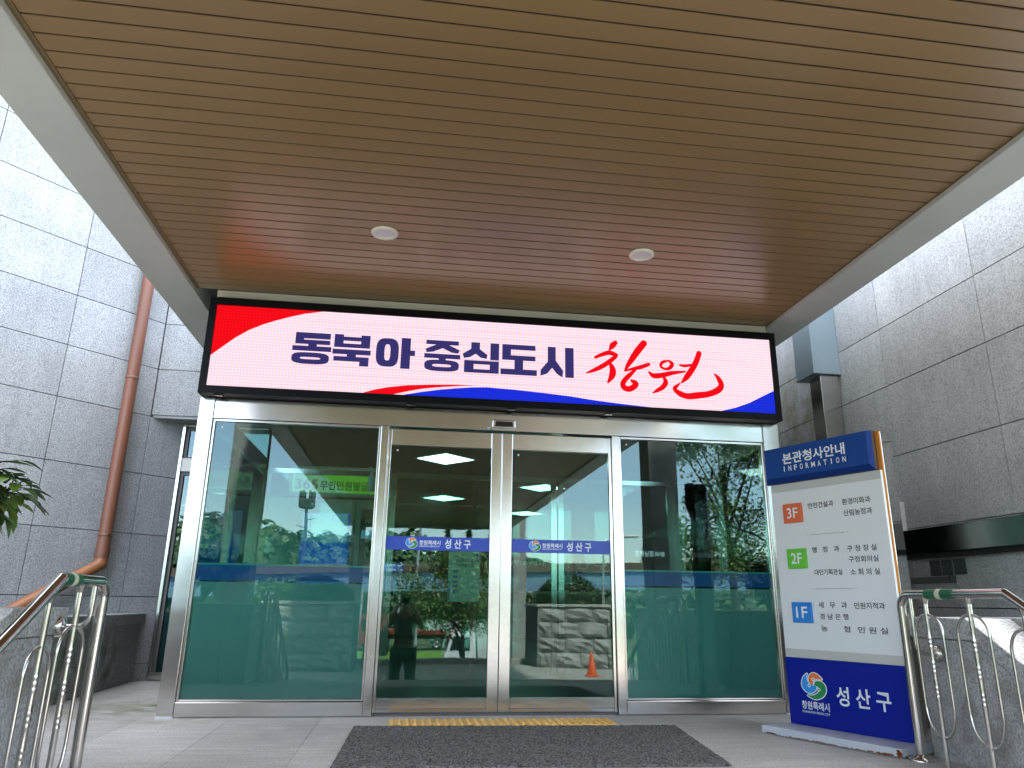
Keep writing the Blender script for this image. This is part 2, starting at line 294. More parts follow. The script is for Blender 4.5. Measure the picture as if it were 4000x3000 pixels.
def copy_tree(o, parent=None, off=(0, 0, 0)):
    c = o.copy(); scene.collection.objects.link(c)
    if parent: c.parent = parent
    else: c.location = o.location+Vector(off)
    for ch in [k for k in bpy.data.objects if k.parent is o and k is not c]: copy_tree(ch, c)
    return c

def text_mb(body, box, fn, bold=0, space=1.0, thick=.001, mi=0, mb=None, keep=False):
    """letters fitted into box (a0, a1, b0, b1); fn(a, b, t) -> 3D with t out of the face"""
    cu = bpy.data.curves.new('t', 'FONT'); cu.body = body; cu.offset = bold; cu.space_character = space; cu.resolution_u = 3
    ob = bpy.data.objects.new('t', cu); scene.collection.objects.link(ob)
    dg = bpy.context.evaluated_depsgraph_get(); me = bpy.data.meshes.new_from_object(ob.evaluated_get(dg))
    bpy.data.objects.remove(ob); bpy.data.curves.remove(cu)
    xs = [v.co.x for v in me.vertices]; ys = [v.co.y for v in me.vertices]
    x0, x1, y0, y1 = min(xs), max(xs), min(ys), max(ys); a0, a1, b0, b1 = box
    mb = mb or MB(); fs = [tuple(p.vertices) for p in me.polygons]
    mb.add([fn(a0+(v.co.x-x0)/(x1-x0)*(a1-a0), b0+(v.co.y-y0)/(y1-y0)*(b1-b0), thick) for v in me.vertices], fs, mi)
    bpy.data.meshes.remove(me)
    return mb
def ribbon(pts, w, fn, t, mb, mi=0, sub=6):
    """brush stroke: smooth polyline with varying half width, round ends"""
    def cat(p, q, r_, s_, x): return .5*((2*q)+(r_-p)*x+(2*p-5*q+4*r_-s_)*x*x+(3*q-p-3*r_+s_)*x**3)
    P = [Vector((a, b, h)) for (a, b), h in zip(pts, w)]; Q = []
    for i in range(len(P)-1):
        p, q, r_, s_ = P[max(i-1, 0)], P[i], P[i+1], P[min(i+2, len(P)-1)]
        for k in range(sub): Q.append(cat(p, q, r_, s_, k/sub))
    Q.append(P[-1]); n = len(Q); vs = []
    for i, q in enumerate(Q):
        d = (Q[min(i+1, n-1)]-Q[max(i-1, 0)]); d.z = 0; d.normalize(); nx, ny = -d.y, d.x
        vs += [fn(q.x+nx*q.z, q.y+ny*q.z, t), fn(q.x-nx*q.z, q.y-ny*q.z, t)]
    mb.add(vs, [(2*i, 2*i+1, 2*i+3, 2*i+2) for i in range(n-1)], mi)
    for q, dt in ((Q[0], 0), (Q[-1], .00008)):
        mb.add([fn(q.x+q.z*math.cos(2*math.pi*k/14), q.y+q.z*math.sin(2*math.pi*k/14), t+.0003+dt) for k in range(14)], [tuple(range(14))], mi)
EMB = dict(
 blue=[(-.43, .93), (-.78, .62), (-.95, .15), (-.90, -.22), (-.60, -.52), (-.20, -.54), (.13, -.30), (.20, -.02), (-.04, .06), (-.32, .12), (-.48, .36), (-.52, .68)],
 orange=[(.72, .56), (.40, .90), (.02, 1.0), (-.28, .78), (-.38, .42), (-.26, .14), (-.05, .06), (-.04, .28), (.12, .50), (.40, .58)],
 green=[(.05, .10), (.22, .38), (.60, .40), (.92, .10), (.90, -.42), (.56, -.82), (.0, -1.0), (-.58, -.76), (-.12, -.72), (.24, -.52), (.42, -.26), (.30, -.02)])
def smooth_poly(p, sub=4):
    n = len(p); out = []
    for i in range(n):
        a, b, c, d = (Vector(p[(i+k) % n]) for k in (-1, 0, 1, 2))
        for k in range(sub):
            x = k/sub; out.append(tuple(.5*((2*b)+(c-a)*x+(2*a-5*b+4*c-d)*x*x+(3*b-a-3*c+d)*x**3)))
    return out
def emblem(parent, ca, cb, ra, rb, fn, t):
    mb = MB()
    for mi, k in enumerate(('blue', 'orange', 'green')):
        p = smooth_poly(EMB[k]); cx = sum(q[0] for q in p)/len(p); cy = sum(q[1] for q in p)/len(p); n = len(p); big = []
        for i in range(n):
            d = Vector(p[(i+1) % n])-Vector(p[i-1]); d.normalize(); nx, ny = d.y, -d.x
            area = sum(p[j][0]*p[(j+1) % n][1]-p[(j+1) % n][0]*p[j][1] for j in range(n)); sg = 1 if area > 0 else -1
            big.append((p[i][0]+nx*.07*sg, p[i][1]+ny*.07*sg))
        mb.add([fn(ca+x*ra, cb+y*rb, t+mi*.00015) for x, y in big], [tuple(range(n))], 3)
        mb.add([fn(ca+x*ra, cb+y*rb, t+.0006+mi*.00015) for x, y in p], [tuple(range(n))], mi)
    for (x, y, mi) in ((-.36, .0, 0), (.0, .52, 1), (.40, -.22, 2)):
        for rr, m2, dt in ((.13, 3, .0012), (.07, mi, .0015)):
            mb.add([fn(ca+(x+rr*math.cos(k*.45))*ra, cb+(y+rr*math.sin(k*.45))*rb, t+dt) for k in range(14)], [tuple(range(14))], m2)
    return mb.build('emblem', ['e_bl', 'e_or', 'e_gr', 'letter'], parent)

# ------------------------------------------------------------------ ground and setting
mb = MB()    # landing slabs, 3 mm joints, over a dark bed
xs = [-6.6, -5.45, -4.25, -3.03, -2.445, -1.845, -1.248, -.65, -.05, .55, 1.17, 1.775, 2.38, 3.28]; ys = [-2.54, -1.68, -.06, 1.0, 2.44, 3.2]
for i in range(len(xs)-1):
    for j in range(len(ys)-1):
        o = 0
        mb.box(xs[i]+.0015, xs[i+1]-.0015, ys[j]+.0015, ys[j+1]-.0015, -.04, 0)
struct('landing_floor', mb, 'floor')
struct('ground', MB().box(-6.6, 3.28, -2.53, 3.2, -.8, -.0035), 'joint')
mb = MB()
for k in range(5): mb.box(-2.6, 2.6, -2.54-.25*(k+1), -2.542-.25*k, -.8, -.15*(k+1)+.002 if k < 4 else -.745)
struct('steps', mb, 'step', bevel=.004)
mb = MB()
for i in range(-14, 15):
    for j in range(18):
        if abs(i) > 7 and j % 2: continue
        wx = .9
        mb.box(i*wx+.004, (i+1)*wx-.004, -3.8-(j+1)*.6+.004, -3.8-j*.6-.004, -.79, -.75)
struct('plaza', mb, 'paving')
struct('road', MB().box(-60, 60, -14.2, -2.6, -1.2, -.756), 'asphalt')
struct('kerb', MB().box(-60, 60, -14.5, -14.2, -1.2, -.62), 'kerb', bevel=.02)
mb = MB(); mb.add([(-150, -14.5, -1.0), (150, -14.5, -1.0), (150, -30, -3.75), (-150, -30, -3.75), (150, -49, -3.75), (-150, -49, -3.75), (150, -56, -3.0), (-150, -56, -3.0), (150, -400, -3), (-150, -400, -3)],
   [(3, 2, 1, 0), (5, 4, 2, 3), (7, 6, 4, 5), (9, 8, 6, 7)]); struct('terrain', mb, 'terrain')
struct('street', MB().box(-150, 150, -48.5, -36, -3.9, -3.72), 'asphalt')
struct('ground', MB().box(-400, 400, -420, 420, -6, -5), 'terrain')
gb = MB(); gb.add([(-150, -49, -3.70), (150, -49, -3.70), (150, -55.5, -2.98), (-150, -55.5, -2.98)], [(3, 2, 1, 0)])
tag(gb.build('grass', 'grass'), kind='stuff')
# hill
mb = MB(); nx, ny = 60, 14
def hz(x, y): return -3+13*max(0, math.sin((y)/13*math.pi/2))*(.62+.28*math.sin(x*.045+2.2)+.16*math.sin(x*.13))*(1.15 if x < 0 else .8)
for j in range(ny):
    for i in range(nx): mb.v.append((-140+280*i/(nx-1), -72-j*5, hz(-140+280*i/(nx-1), j)))
for j in range(ny-1):
    for i in range(nx-1): mb.f.append((j*nx+i, (j+1)*nx+i, (j+1)*nx+i+1, j*nx+i+1)); mb.m.append(0); mb.sm.append(True)
struct('hill', mb, 'terrain')

# ------------------------------------------------------------------ granite walls
def panel_wall(mb, O, uv, nv, us, zs, th=.03, gap=.007, skip=None):
    for i in range(len(us)-1):
        for j in range(len(zs)-1):
            if skip and skip(us[i], us[i+1], zs[j], zs[j+1]): continue
            mb.obox(O, uv, nv, us[i]+gap/2, us[i+1]-gap/2, 0, -th, zs[j]+gap/2, zs[j+1]-gap/2)
ZS = [-.75, -.45, .16, .793, 1.40, 2.005, 2.615, 3.135, 3.655, 4.18, 4.71, 5.24, 5.77, 6.3, 6.83]
LO = (-3.307, 2.374, 0); LU = Vector((.682, .731, 0)).normalized(); LN = Vector((LU.y, -LU.x, 0))
us = [-.235-.925*k for k in range(14, -1, -1)]
t = thing('granite_wall', 'pale speckled granite wall set at an angle behind the brown drainpipe', 'wall', (-6, -1, 0))
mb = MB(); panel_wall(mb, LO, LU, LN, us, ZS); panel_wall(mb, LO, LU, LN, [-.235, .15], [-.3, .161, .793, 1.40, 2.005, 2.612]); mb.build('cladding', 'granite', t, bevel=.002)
MB().obox(LO, LU, LN, -13.3, .146, -.022, -.4, -.75, 6.83).build('backing', 'joint', t)
# upper wall over the side window, behind the canopy
t = thing('granite_wall', 'granite wall above the narrow side window, facing the front beside the display', 'wall', (0, 2.3, 2.6))
mb = MB(); panel_wall(mb, (0, 2.208, 0), Vector((1, 0, 0)), Vector((0, -1, 0)), [-3.465, -2.2, -1.0, .2, 1.4, 2.6, 3.29], [2.632]+ZS[7:])
panel_wall(mb, (0, 2.46, 0), Vector((1, 0, 0)), Vector((0, -1, 0)), [2.37, 3.29], [-.3, .793, 1.40, 2.005, 2.6])
mb.build('cladding', 'granite', t, bevel=.002)
MB().box(-3.44, 3.3, 2.23, 2.47, 2.66, 6.83).build('backing', 'joint', t)
MB().box(-3.45, -2.2, 2.222, 2.46, 2.605, 2.655).build('soffit_slab', 'granite', t)
# right wall
t = thing('granite_wall', 'grey granite wall at right angles to the entrance, with green stains near the display', 'wall', (3.3, 0, 0))
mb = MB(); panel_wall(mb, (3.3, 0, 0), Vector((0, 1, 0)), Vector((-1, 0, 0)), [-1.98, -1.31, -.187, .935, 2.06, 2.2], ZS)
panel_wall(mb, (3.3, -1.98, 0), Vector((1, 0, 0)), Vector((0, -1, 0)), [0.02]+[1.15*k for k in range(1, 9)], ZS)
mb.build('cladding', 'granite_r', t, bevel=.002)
MB().box(3.322, 13, -1.955, 2.5, -.8, 6.83).build('backing', 'joint', t)
struct('roof', MB().box(-12.5, 13, 2.6, 22, 6.8, 6.9), 'concrete')

# things on the right wall
t = thing('wall_duct', 'pale blue sheet metal duct box on the right wall, steel duct below it', 'duct', (3.2, .5, 2.9))
MB().box(3.02, 3.298, .44, .76, 2.93, 6.5).build('upper_box', 'duct', t, bevel=.004)
MB().box(3.015, 3.298, .435, .765, 2.915, 2.93).build('flange', 'duct', t)
MB().box(3.10, 3.296, .475, .665, .2, 2.914).build('lower_box', 'steel', t, bevel=.003)
t = thing('wall_beam', 'dark polished steel channel running level along the right wall', 'beam', (3.2, -1, 1.2))
MB().box(3.17, 3.298, -1.93, -.205, 1.185, 1.372).build('channel', 'dark_steel', t, bevel=.004)
MB().box(3.20, 3.297, -1.93, -.205, 1.155, 1.183).build('shadow_gap', 'dark', t)
for i, (a, b) in enumerate(((-.52, -.412), (-.645, -.538), (-.783, -.668))):
    q = thing('cover_plate', ('left', 'middle', 'right')[i]+'most of three small dark grey cover plates under the steel channel', 'plate', (3.29, a, 1.03), group='cover plates under the steel channel')
    q['label'] = ('leftmost of the three small dark grey cover plates under the steel channel', 'middle one of the three small dark grey cover plates under the steel channel', 'rightmost of the three small dark grey cover plates under the steel channel')[i]
    MB().box(3.286, 3.298, a, b, 1.026, 1.138).build('plate', 'plate', q, bevel=.003)
    for y in (a+.012, b-.012):
        for z in (1.04, 1.124): MB().lathe((3.286, y, z), [(.001, -.003), (.005, -.003), (.005, .001)], 8, axis='X').build('screw', 'black', q)
t = thing('cable_trunking', 'short grey cable trunking under the cover plates on the right wall', 'trunking', (3.28, -.4, 1))
MB().box(3.255, 3.298, -.65, -.21, .972, 1.017).build('channel', 'trunking', t, bevel=.004)
MB().box(3.25, 3.298, -.66, -.645, .968, 1.021).build('end_cap', 'plate', t)
t = thing('corner_trim', 'narrow pale vertical strip at the left end of the steel channel', 'trim', (3.28, -.17, 0))
MB().box(3.22, 3.298, -.2, -.14, 1.262, 1.62).build('upper_strip', 'trim_white', t, bevel=.003)
MB().box(3.23, 3.298, -.2, -.14, 0, 1.26).build('lower_strip', 'trim_grey', t, bevel=.003)

# drainpipe
n0 = Vector(LO); def_s = -.537
def LW(s, o, z): p = n0+LU*s+LN*o; return Vector((p.x, p.y, z))
t = thing('drainpipe', 'reddish brown metal drainpipe with an orange bent lower end on the left granite wall', 'drainpipe', LW(def_s, .1, 0))
MB().tube([LW(def_s, .09, 6.7), LW(def_s, .09, 1.14)], .060, 20).build('pipe', 'copper', t)
MB().tube([LW(def_s, .09, 1.235), LW(def_s, .09, 1.16)], .064, 20).build('sleeve', 'copper', t)
kp = [LW(def_s, .09, 1.16), LW(def_s, .09, 1.085), LW(def_s-.06, .10, 1.045), LW(def_s-.27, .12, .925), LW(def_s-.58, .13, .735), LW(def_s-1.0, .14, .47)]
MB().tube(kp, .057, 20).build('elbow', 'copper_l', t)
MB().tube([kp[3]+Vector((.012, .012, .006)), kp[3]-Vector((.012, .012, .006))], .0595, 20).build('seam', 'copper', t)
for z in (2.94, 1.355):
    q = MB().lathe(LW(def_s, .09, z), [(.060, -.014), (.0635, -.012), (.0635, .012), (.060, .014)], 20).build('clamp', 'copper', t)
    MB().obox(LW(def_s, .09, 0), LU, LN, -.012, .012, .05, .068, z-.012, z+.012).build('bolt', 'steel', q)

# planter on the left
t = thing('stone_planter', 'low dark mossy stone planter wall with a coping, left of the entrance', 'planter', (-3.35, .5, 0))
mb = MB()
for a, b in ((-2.1, -1.5), (-1.5, -.95), (-.95, -.4), (-.4, .15), (.15, .7), (.7, 1.22), (1.22, 1.72), (1.72, 2.36)): mb.box(-3.40, -3.302, a+.003, b-.003, .002, .53)
mb.build('face', 'planter', t, bevel=.003)
mb = MB()
for a, b in ((-2.1, -1.2), (-1.2, -.3), (-.3, .55), (.55, 1.5), (1.5, 2.39)): mb.box(-3.47, -3.275, a+.002, b-.002, .533, .636)
mb.build('coping', 'planter', t, bevel=.005)
MB().add([(-3.4, -2.1, .5), (-3.4, 2.2, .5), (-7, -1.6, .5), (-7, -2.1, .5)], [(0, 1, 2, 3)]).build('soil', 'soil', t)

# ------------------------------------------------------------------ side window
t = thing('side_window', 'narrow steel framed window squeezed between the granite jamb and the glass entrance box', 'window', (-2.8, 2.5, 0))
mb = MB(); mb.box(-3.2, -3.168, 2.44, 2.55, .01, 2.6).box(-3.168, -2.3, 2.44, 2.55, 2.572, 2.6).box(-3.168, -2.3, 2.44, 2.55, .01, .075); mb.build('frame', 'steel', t, bevel=.003)
MB().box(-3.166, -2.3, 2.452, 2.545, 2.085, 2.228).build('transom', 'trim_white', t, bevel=.003)
mb = MB(); mb.box(-3.168, -3.135, 2.475, 2.54, .075, 2.08).box(-3.168, -3.135, 2.475, 2.54, 2.23, 2.572).box(-3.135, -2.3, 2.475, 2.54, 2.05, 2.084).box(-3.135, -2.3, 2.475, 2.54, 2.54, 2.571).box(-3.135, -2.3, 2.475, 2.54, 2.229, 2.245); mb.build('sash', 'gasket', t)
MB().box(-3.135, -2.3, 2.50, 2.506, .076, 2.05).build('lower_pane', 'glass_win', t)
MB().box(-3.135, -2.3, 2.50, 2.506, 2.245, 2.54).build('upper_pane', 'glass_win', t)
MB().box(-3.135, -2.3, 2.510, 2.512, .076, .893).build('frosted_film', 'film', t)
MB().box(-3.135, -2.3, 2.510, 2.512, .896, 1.0).build('blue_band', 'film_blue', t)

# ------------------------------------------------------------------ lobby inside
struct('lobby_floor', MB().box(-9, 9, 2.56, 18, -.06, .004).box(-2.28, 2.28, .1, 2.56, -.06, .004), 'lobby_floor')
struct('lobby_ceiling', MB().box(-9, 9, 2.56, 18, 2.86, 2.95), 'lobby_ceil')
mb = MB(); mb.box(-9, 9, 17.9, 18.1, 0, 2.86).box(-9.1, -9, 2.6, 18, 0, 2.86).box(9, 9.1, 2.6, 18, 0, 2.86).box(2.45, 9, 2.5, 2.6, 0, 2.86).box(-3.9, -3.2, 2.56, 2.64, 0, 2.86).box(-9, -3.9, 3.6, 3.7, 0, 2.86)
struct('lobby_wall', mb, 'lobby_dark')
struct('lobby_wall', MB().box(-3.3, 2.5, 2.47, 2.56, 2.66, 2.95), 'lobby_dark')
c45, s45 = math.cos(R(43)), math.sin(R(43))
LIGHTS = [(-.22, 5.2, 'nearest the left door'), (-.03, 9.56, 'beyond the left door, second in line'), (1.72, 7.7, 'seen high in the right door'), (2.03, 11.8, 'low beside the door meeting stiles'), (5.2, 9.3, 'seen in the right pane'), (-3.92, 9.25, 'seen in the left pane'), (-5.5, 12.2, 'seen through the side window')]
for i, (x, y, wh) in enumerate(LIGHTS):
    q = thing('ceiling_light', 'square white ceiling panel light in the lobby, '+wh, 'ceiling light', (x, y, 2.86), group='lobby ceiling panel lights')
    for nm, h, z0, z1, mt in (('frame', .34, 2.850, 2.862, 'kiosk'), ('diffuser', .30, 2.846, 2.8495, 'panel_light')):
        MB().obox((x, y, 0), (c45, s45, 0), (-s45, c45, 0), -h, h, -h, h, z0, z1).build(nm, mt, q)

# ------------------------------------------------------------------ entrance box
E_ = thing('entrance_vestibule', 'stainless steel and green glass entrance box with automatic sliding doors', 'entrance', (0, 0, 0))
ZG, ZT = .105, 2.097
for a, b in ((-2.35, -2.2415), (2.2104, 2.35)):
    q = MB().box(a, b, -.03, .09, .012, 2.2685).build('corner_post', 'steel', E_, bevel=.003)
    MB().box(a-.003, b+.003, -.034, .094, 0, .012).build('post_foot', 'kiosk', q)
mb = MB(); mb.box(-2.2395, 2.2085, -.022, .10, ZT+.012, 2.267); mb.build('header', 'steel_h', E_, bevel=.003)
for a, b in ((-.967, -.9066), (.8942, .9558)): MB().box(a, b, -.026, .09, .004, ZT+.01).build('mullion', 'steel', E_, bevel=.003)
for a, b in ((-2.2395, -.969), (.958, 2.2085)):
    MB().box(a, b, -.024, .09, .004, ZG-.006).build('base_plate', 'steel_h', E_, bevel=.003)
    mb = MB(); mb.box(a, a+.016, -.006, .03, ZG-.004, ZT+.01).box(b-.016, b, -.006, .03, ZG-.004, ZT+.01).box(a+.016, b-.016, -.006, .03, ZG-.004, ZG+.008).box(a+.016, b-.016, -.006, .03, ZT-.008, ZT+.01); mb.build('bead', 'gasket' if 0 else 'steel', E_, bevel=.002)
    a2, b2 = a+.017, b-.017
    g = MB().box(a2, b2, .010, .016, ZG+.009, ZT-.009).build('window_pane', 'glass', E_)
    zb = .914 if a < 0 else .926
    MB().box(a2, b2, .0195, .0205, ZG+.009, zb-.012).build('frosted_film', 'film', g)
    MB().box(a2, b2, .0195, .0205, zb, zb+.108).build('blue_band', 'film_blue', g)
    MB().box(a2, b2, .0195, .0205, zb+.108, zb+.121).build('pale_stripe', 'film_top', g)
    mb = MB(); mb.add([(a2+.05+dx*.008, .0095, ZT-.05+dz*.008) for dx, dz in ((-1, 0), (0, -1), (1, 0), (0, 1))], [(0, 1, 2, 3)]).build('maker_mark', 'letter', g)
def face_y(y): return lambda a, b, t_: (a, y-t_, b)
for side, (x0, x1) in (('l', (-.9046, -.0065)), ('r', (-.0035, .8922))):
    D = MB(); y0, y1 = .004, .05
    if side == 'l': gx0, gx1 = x0+.022, x1-.083; D.box(x0, gx0, y0, y1, .02, 2.094).box(gx1, x1, y0, y1, .02, 2.094)
    else: gx0, gx1 = x0+.083, x1-.022; D.box(x0, gx0, y0, y1, .02, 2.094).box(gx1, x1, y0, y1, .02, 2.094)
    D.box(gx0, gx1, y0+.001, y1, 1.965, 2.093).box(gx0, gx1, y0+.001, y1, .021, .117)
    d = D.build('sliding_door', 'steel', E_, bevel=.003)
    if side == 'l': d['label'] = 'left sliding door leaf'
    else: d['label'] = 'right sliding door leaf'
    MB().box(gx0-.002, gx1+.002, .022, .028, .112, 1.97).build('door_pane', 'glass', d)
    mb = MB(); mb.box(gx0, gx1, y0-.003, y0, .046, .050); mb.build('rail_seam', 'gasket', d)
    # blue decal band
    MB().box(gx0, gx1, .0195, .0215, 1.16, 1.261).build('decal_band', 'blue3', d)
    ox = 0 if side == 'l' else .953
    fn = face_y(.0194)
    emblem(d, -.686+ox, 1.2115, .046, .039, fn, .0003)
    text_mb('창원특례시', (-.628+ox, -.467+ox, 1.199, 1.234), fn, .022, thick=.0012).build('lettering', 'letter', d)
    text_mb('CHANGWON SPECIAL CITY', (-.629+ox, -.469+ox, 1.184, 1.195), fn, .02, thick=.0012).build('lettering', 'letter', d)
    text_mb('성 산 구', (-.434+ox, -.235+ox, 1.176, 1.246), fn, .02, thick=.0012).build('lettering', 'letter', d)
    mb = MB(); cx = gx0+.05; mb.add([(cx+dx*.009, .0205, 1.925+dz*.009) for dx, dz in ((-1, 0), (0, -1), (1, 0), (0, 1))], [(0, 1, 2, 3)]).build('maker_mark', 'letter', d)
MB().box(-.0062, -.0038, .012, .04, .02, 2.09).build('brush_seal', 'gasket', E_)
MB().box(-.905, .892, .002, .055, 0, .018).build('floor_track', 'gasket', E_)
# sides, roof, inner doors of the box
for x0, x1 in ((-2.345, -2.285), (2.285, 2.345)):
    mb = MB()
    for y in (1.15, 2.38): mb.box(x0, x1, y, y+.07, .1, 2.10)
    mb.box(x0, x1, .092, 2.45, 2.10, 2.26); mb.box(x0, x1, .092, 2.45, .004, .1); mb.build('side_frame', 'steel', E_)
for x in (-2.318, 2.312): MB().box(x, x+.006, .1, 2.38, .1, 2.1).build('side_pane', 'glass_in', E_)
MB().box(-2.3, 2.3, .0, 2.45, 2.66, 2.995).box(-2.3, 2.3, .0, .098, 2.27, 2.655).build('roof_box', 'band_paint', E_)
mb = MB(); mb.box(-2.28, 2.28, 2.40, 2.46, 2.1, 2.15)
for x in (-2.28, -1.0, -.93, .86, .94, 2.22): mb.box(x, x+.06, 2.40, 2.46, .004, 2.1)
mb.build('inner_frame', 'steel', E_)
for a, b in ((-2.22, -1.0), (1.0, 2.22), (-.86, -.02), (.02, .86)): MB().box(a, b, 2.42, 2.426, .01, 2.1).build('inner_pane', 'glass_in', E_)
text_mb('창원특례시', (.36, .78, 1.175, 1.225), face_y(2.41), .02).build('inner_lettering', 'letter', E_); text_mb('성 산 구', (.92, 1.5, 1.15, 1.24), face_y(2.41), .02).build('inner_lettering', 'letter', E_)
mb = text_mb('BNK경남은행', (2.14, 1.80, 1.30, 1.365), face_y(2.36), .02)
mb.build('reflected_lettering', 'scr_w', E_)  # mirrored writing, a reflection drawn as glowing letters behind the pane
t = thing('poster', 'tall pale green notice hanging on the inner door, with dark lines of writing', 'poster', (-.1, 2.40, 1))
MB().box(-.27, .07, 2.395, 2.40, .79, 1.31).build('sheet', 'poster', t)
mb = text_mb('시민정보화교육', (-.2, .03, 1.20, 1.235), face_y(2.394), .02); text_mb('수강생 모집', (-.17, 0, 1.15, 1.185), face_y(2.394), .02, mb=mb); text_mb('성산구', (-.2, -.13, 1.255, 1.275), face_y(2.394), .02, mb=mb)
mb.build('lettering', 'lb_ink', t)
mb = MB()
for k, z in enumerate((1.09, 1.03, .98, .94, .88)): mb.box(-.22, -.17, 2.3925, 2.394, z, z+.025)
mb.box(-.27, -.25, 2.3925, 2.394, .80, 1.0).box(.03, .068, 2.3925, 2.394, 1.2, 1.30); mb.build('blue_print', 'poster_blue', t)
# motion sensor and header sticker
t = thing('door_sensor', 'small black motion sensor in a silver case above the sliding doors', 'sensor', (0, -.03, 2.16))
MB().box(-.092, .092, -.052, -.0235, 2.128, 2.192).build('case', 'steel', t, bevel=.006)
MB().prism([(-.072, 2.137), (.072, 2.137), (.066, 2.176), (-.066, 2.176)], lambda a, b, q: (a, q, b), -.062, -.0525).build('lens', 'plastic_black', t, fixn=True)
t = thing('door_sticker', 'tiny dark blue sticker left of the motion sensor', 'sticker', (-.115, -.025, 2.12))
MB().box(-.137, -.100, -.0246, -.0225, 2.112, 2.138).build('sheet', 'blue_edge', t)
mb = MB()
for k in range(2): mb.box(-.134, -.104, -.0256, -.0247, 2.116+k*.012, 2.122+k*.012)
mb.build('print', 'letter', t)

# things inside the lobby
t = thing('kiosk_sign', 'green and white lit sign over the document kiosk behind the left pane', 'sign', (-1.7, 3.62, 2))
MB().box(-2.22, -.97, 3.62, 3.72, 2.03, 2.40).build('frame', 'kiosk', t, bevel=.02)
MB().box(-2.17, -1.01, 3.605, 3.618, 2.07, 2.35).build('face', 'lightbox', t)
MB().prism([(-2.17, 2.35), (-2.17, 2.07), (-1.5, 2.07), (-1.9, 2.35)], lambda a, b, q: (a, q, b), 3.601, 3.6045).build('pale_wedge', 'lightbox_w', t, fixn=True)
mb = text_mb('무인민원발급창구', (-1.84, -1.04, 2.10, 2.215), face_y(3.600), .02); text_mb('창원특례시', (-2.02, -1.82, 2.265, 2.31), face_y(3.600), .02, mb=mb); mb.build('lettering', 'lb_ink', t)
text_mb('365', (-2.14, -1.86, 2.10, 2.23), face_y(3.600), .01).build('number', 'lb_red', t)
struct('lobby_wall', MB().box(-2.7, -.95, 4.3, 4.4, 0, 2.08), 'kiosk')
t = thing('document_kiosk', 'white framed document kiosk with a bright blue touch screen behind the left pane', 'kiosk', (-1.7, 3.3, 0))
MB().box(-2.06, -1.36, 3.30, 3.62, .004, 1.95).build('body', 'kiosk', t, bevel=.05)
MB().box(-1.97, -1.41, 3.292, 3.2995, .93, 1.78).build('screen', 'scr', t)
MB().box(-1.965, -1.44, 3.288, 3.2915, 1.44, 1.775).box(-1.965, -1.415, 3.288, 3.2915, .935, .975).build('picture', 'scr2', t)
MB().box(-1.4385, -1.415, 3.288, 3.2915, 1.38, 1.775).build('violet_strip', 'scr_violet', t)
mb = MB()
for i in range(3):
    for j in range(3): mb.box(-1.955+i*.182, -1.785+i*.182, 3.288, 3.2915, .985+j*.056, 1.033+j*.056)
text_mb('10:09am', (-1.93, -1.77, 1.235, 1.27), face_y(3.289), .01, mb=mb); text_mb('FUTURE', (-1.83, -1.51, 1.58, 1.64), face_y(3.287), .02, mb=mb); mb.build('tiles', 'scr_w', t)
t = thing('ticket_machine', 'black card machine with a red digit beside the document kiosk', 'machine', (-1.2, 3.4, 0))
MB().box(-1.30, -.98, 3.40, 3.8, .004, 1.86).build('body', 'plastic_black', t, bevel=.02)
text_mb('FINOK', (-1.24, -1.03, 1.68, 1.725), face_y(3.398), .02).build('lettering', 'letter', t)
MB().box(-1.28, -1.15, 3.392, 3.399, 1.50, 1.60).build('notice', 'scr2', t)
text_mb('0', (-1.12, -1.09, 1.24, 1.29), face_y(3.397), .02).build('digit', 'led_num', t)
MB().box(-1.08, -1.05, 3.392, 3.399, 1.02, 1.10).build('slot', 'film_top', t)
t = thing('sanitiser_bottle', 'small white pump bottle fixed beside the left mullion inside', 'bottle', (-1.05, .3, 1.7))
MB().lathe((-1.03, .20, 1.62), [(.001, 0), (.028, 0), (.028, .11), (.014, .125), (.014, .15)], 14).build('body', 'kiosk', t)
MB().tube([(-1.03, .20, 1.77), (-1.03, .20, 1.81), (-1.06, .20, 1.812)], .007, 8).build('pump', 'kiosk', t)
t = thing('lobby_counter', 'grey service counter at the back of the lobby', 'counter', (0, 12, 0))
MB().box(-3, 5, 11.5, 12.1, .004, 1.0).build('front', 'lobby', t); MB().box(-3.05, 5.05, 11.42, 12.15, 1.0, 1.05).build('counter_top', 'kiosk', t)

# ------------------------------------------------------------------ display over the doors
t = thing('led_display', 'wide black framed lit display board with Korean writing over the doors', 'display', (0, -.07, 2.27))
mb = MB(); x0, x1, z0, z1 = -2.344, 2.334, 2.272, 3.053; sx0, sx1, sz0, sz1 = -2.290, 2.285, 2.332, 2.991
mb.box(x0, x1, -.15, .0, sz1, z1).box(x0, x1, -.15, .0, z0, sz0).box(x0, sx0, -.15, .0, sz0, sz1).box(sx1, x1, -.15, .0, sz0, sz1).box(sx0, sx1, -.12, .0, sz0, sz1)
mb.build('housing', 'black', t)
FL = face_y(-.136)
MB().add([(sx0, -.136, sz0), (sx1, -.136, sz0), (sx1, -.136, sz1), (sx0, -.136, sz1)], [(0, 1, 2, 3)]).build('screen', 'led_w', t)
def flat(poly, tt): return MB().add([FL(a, b, tt) for a, b in poly], [tuple(range(len(poly)))])
RED = [(-2.29, 2.575), (-2.219, 2.641), (-2.126, 2.727), (-2.031, 2.796), (-1.932, 2.849), (-1.831, 2.891), (-1.728, 2.928), (-1.624, 2.961), (-1.476, 2.991), (-2.29, 2.991)]
flat(RED, .001).build('red_corner', 'led_r', t)
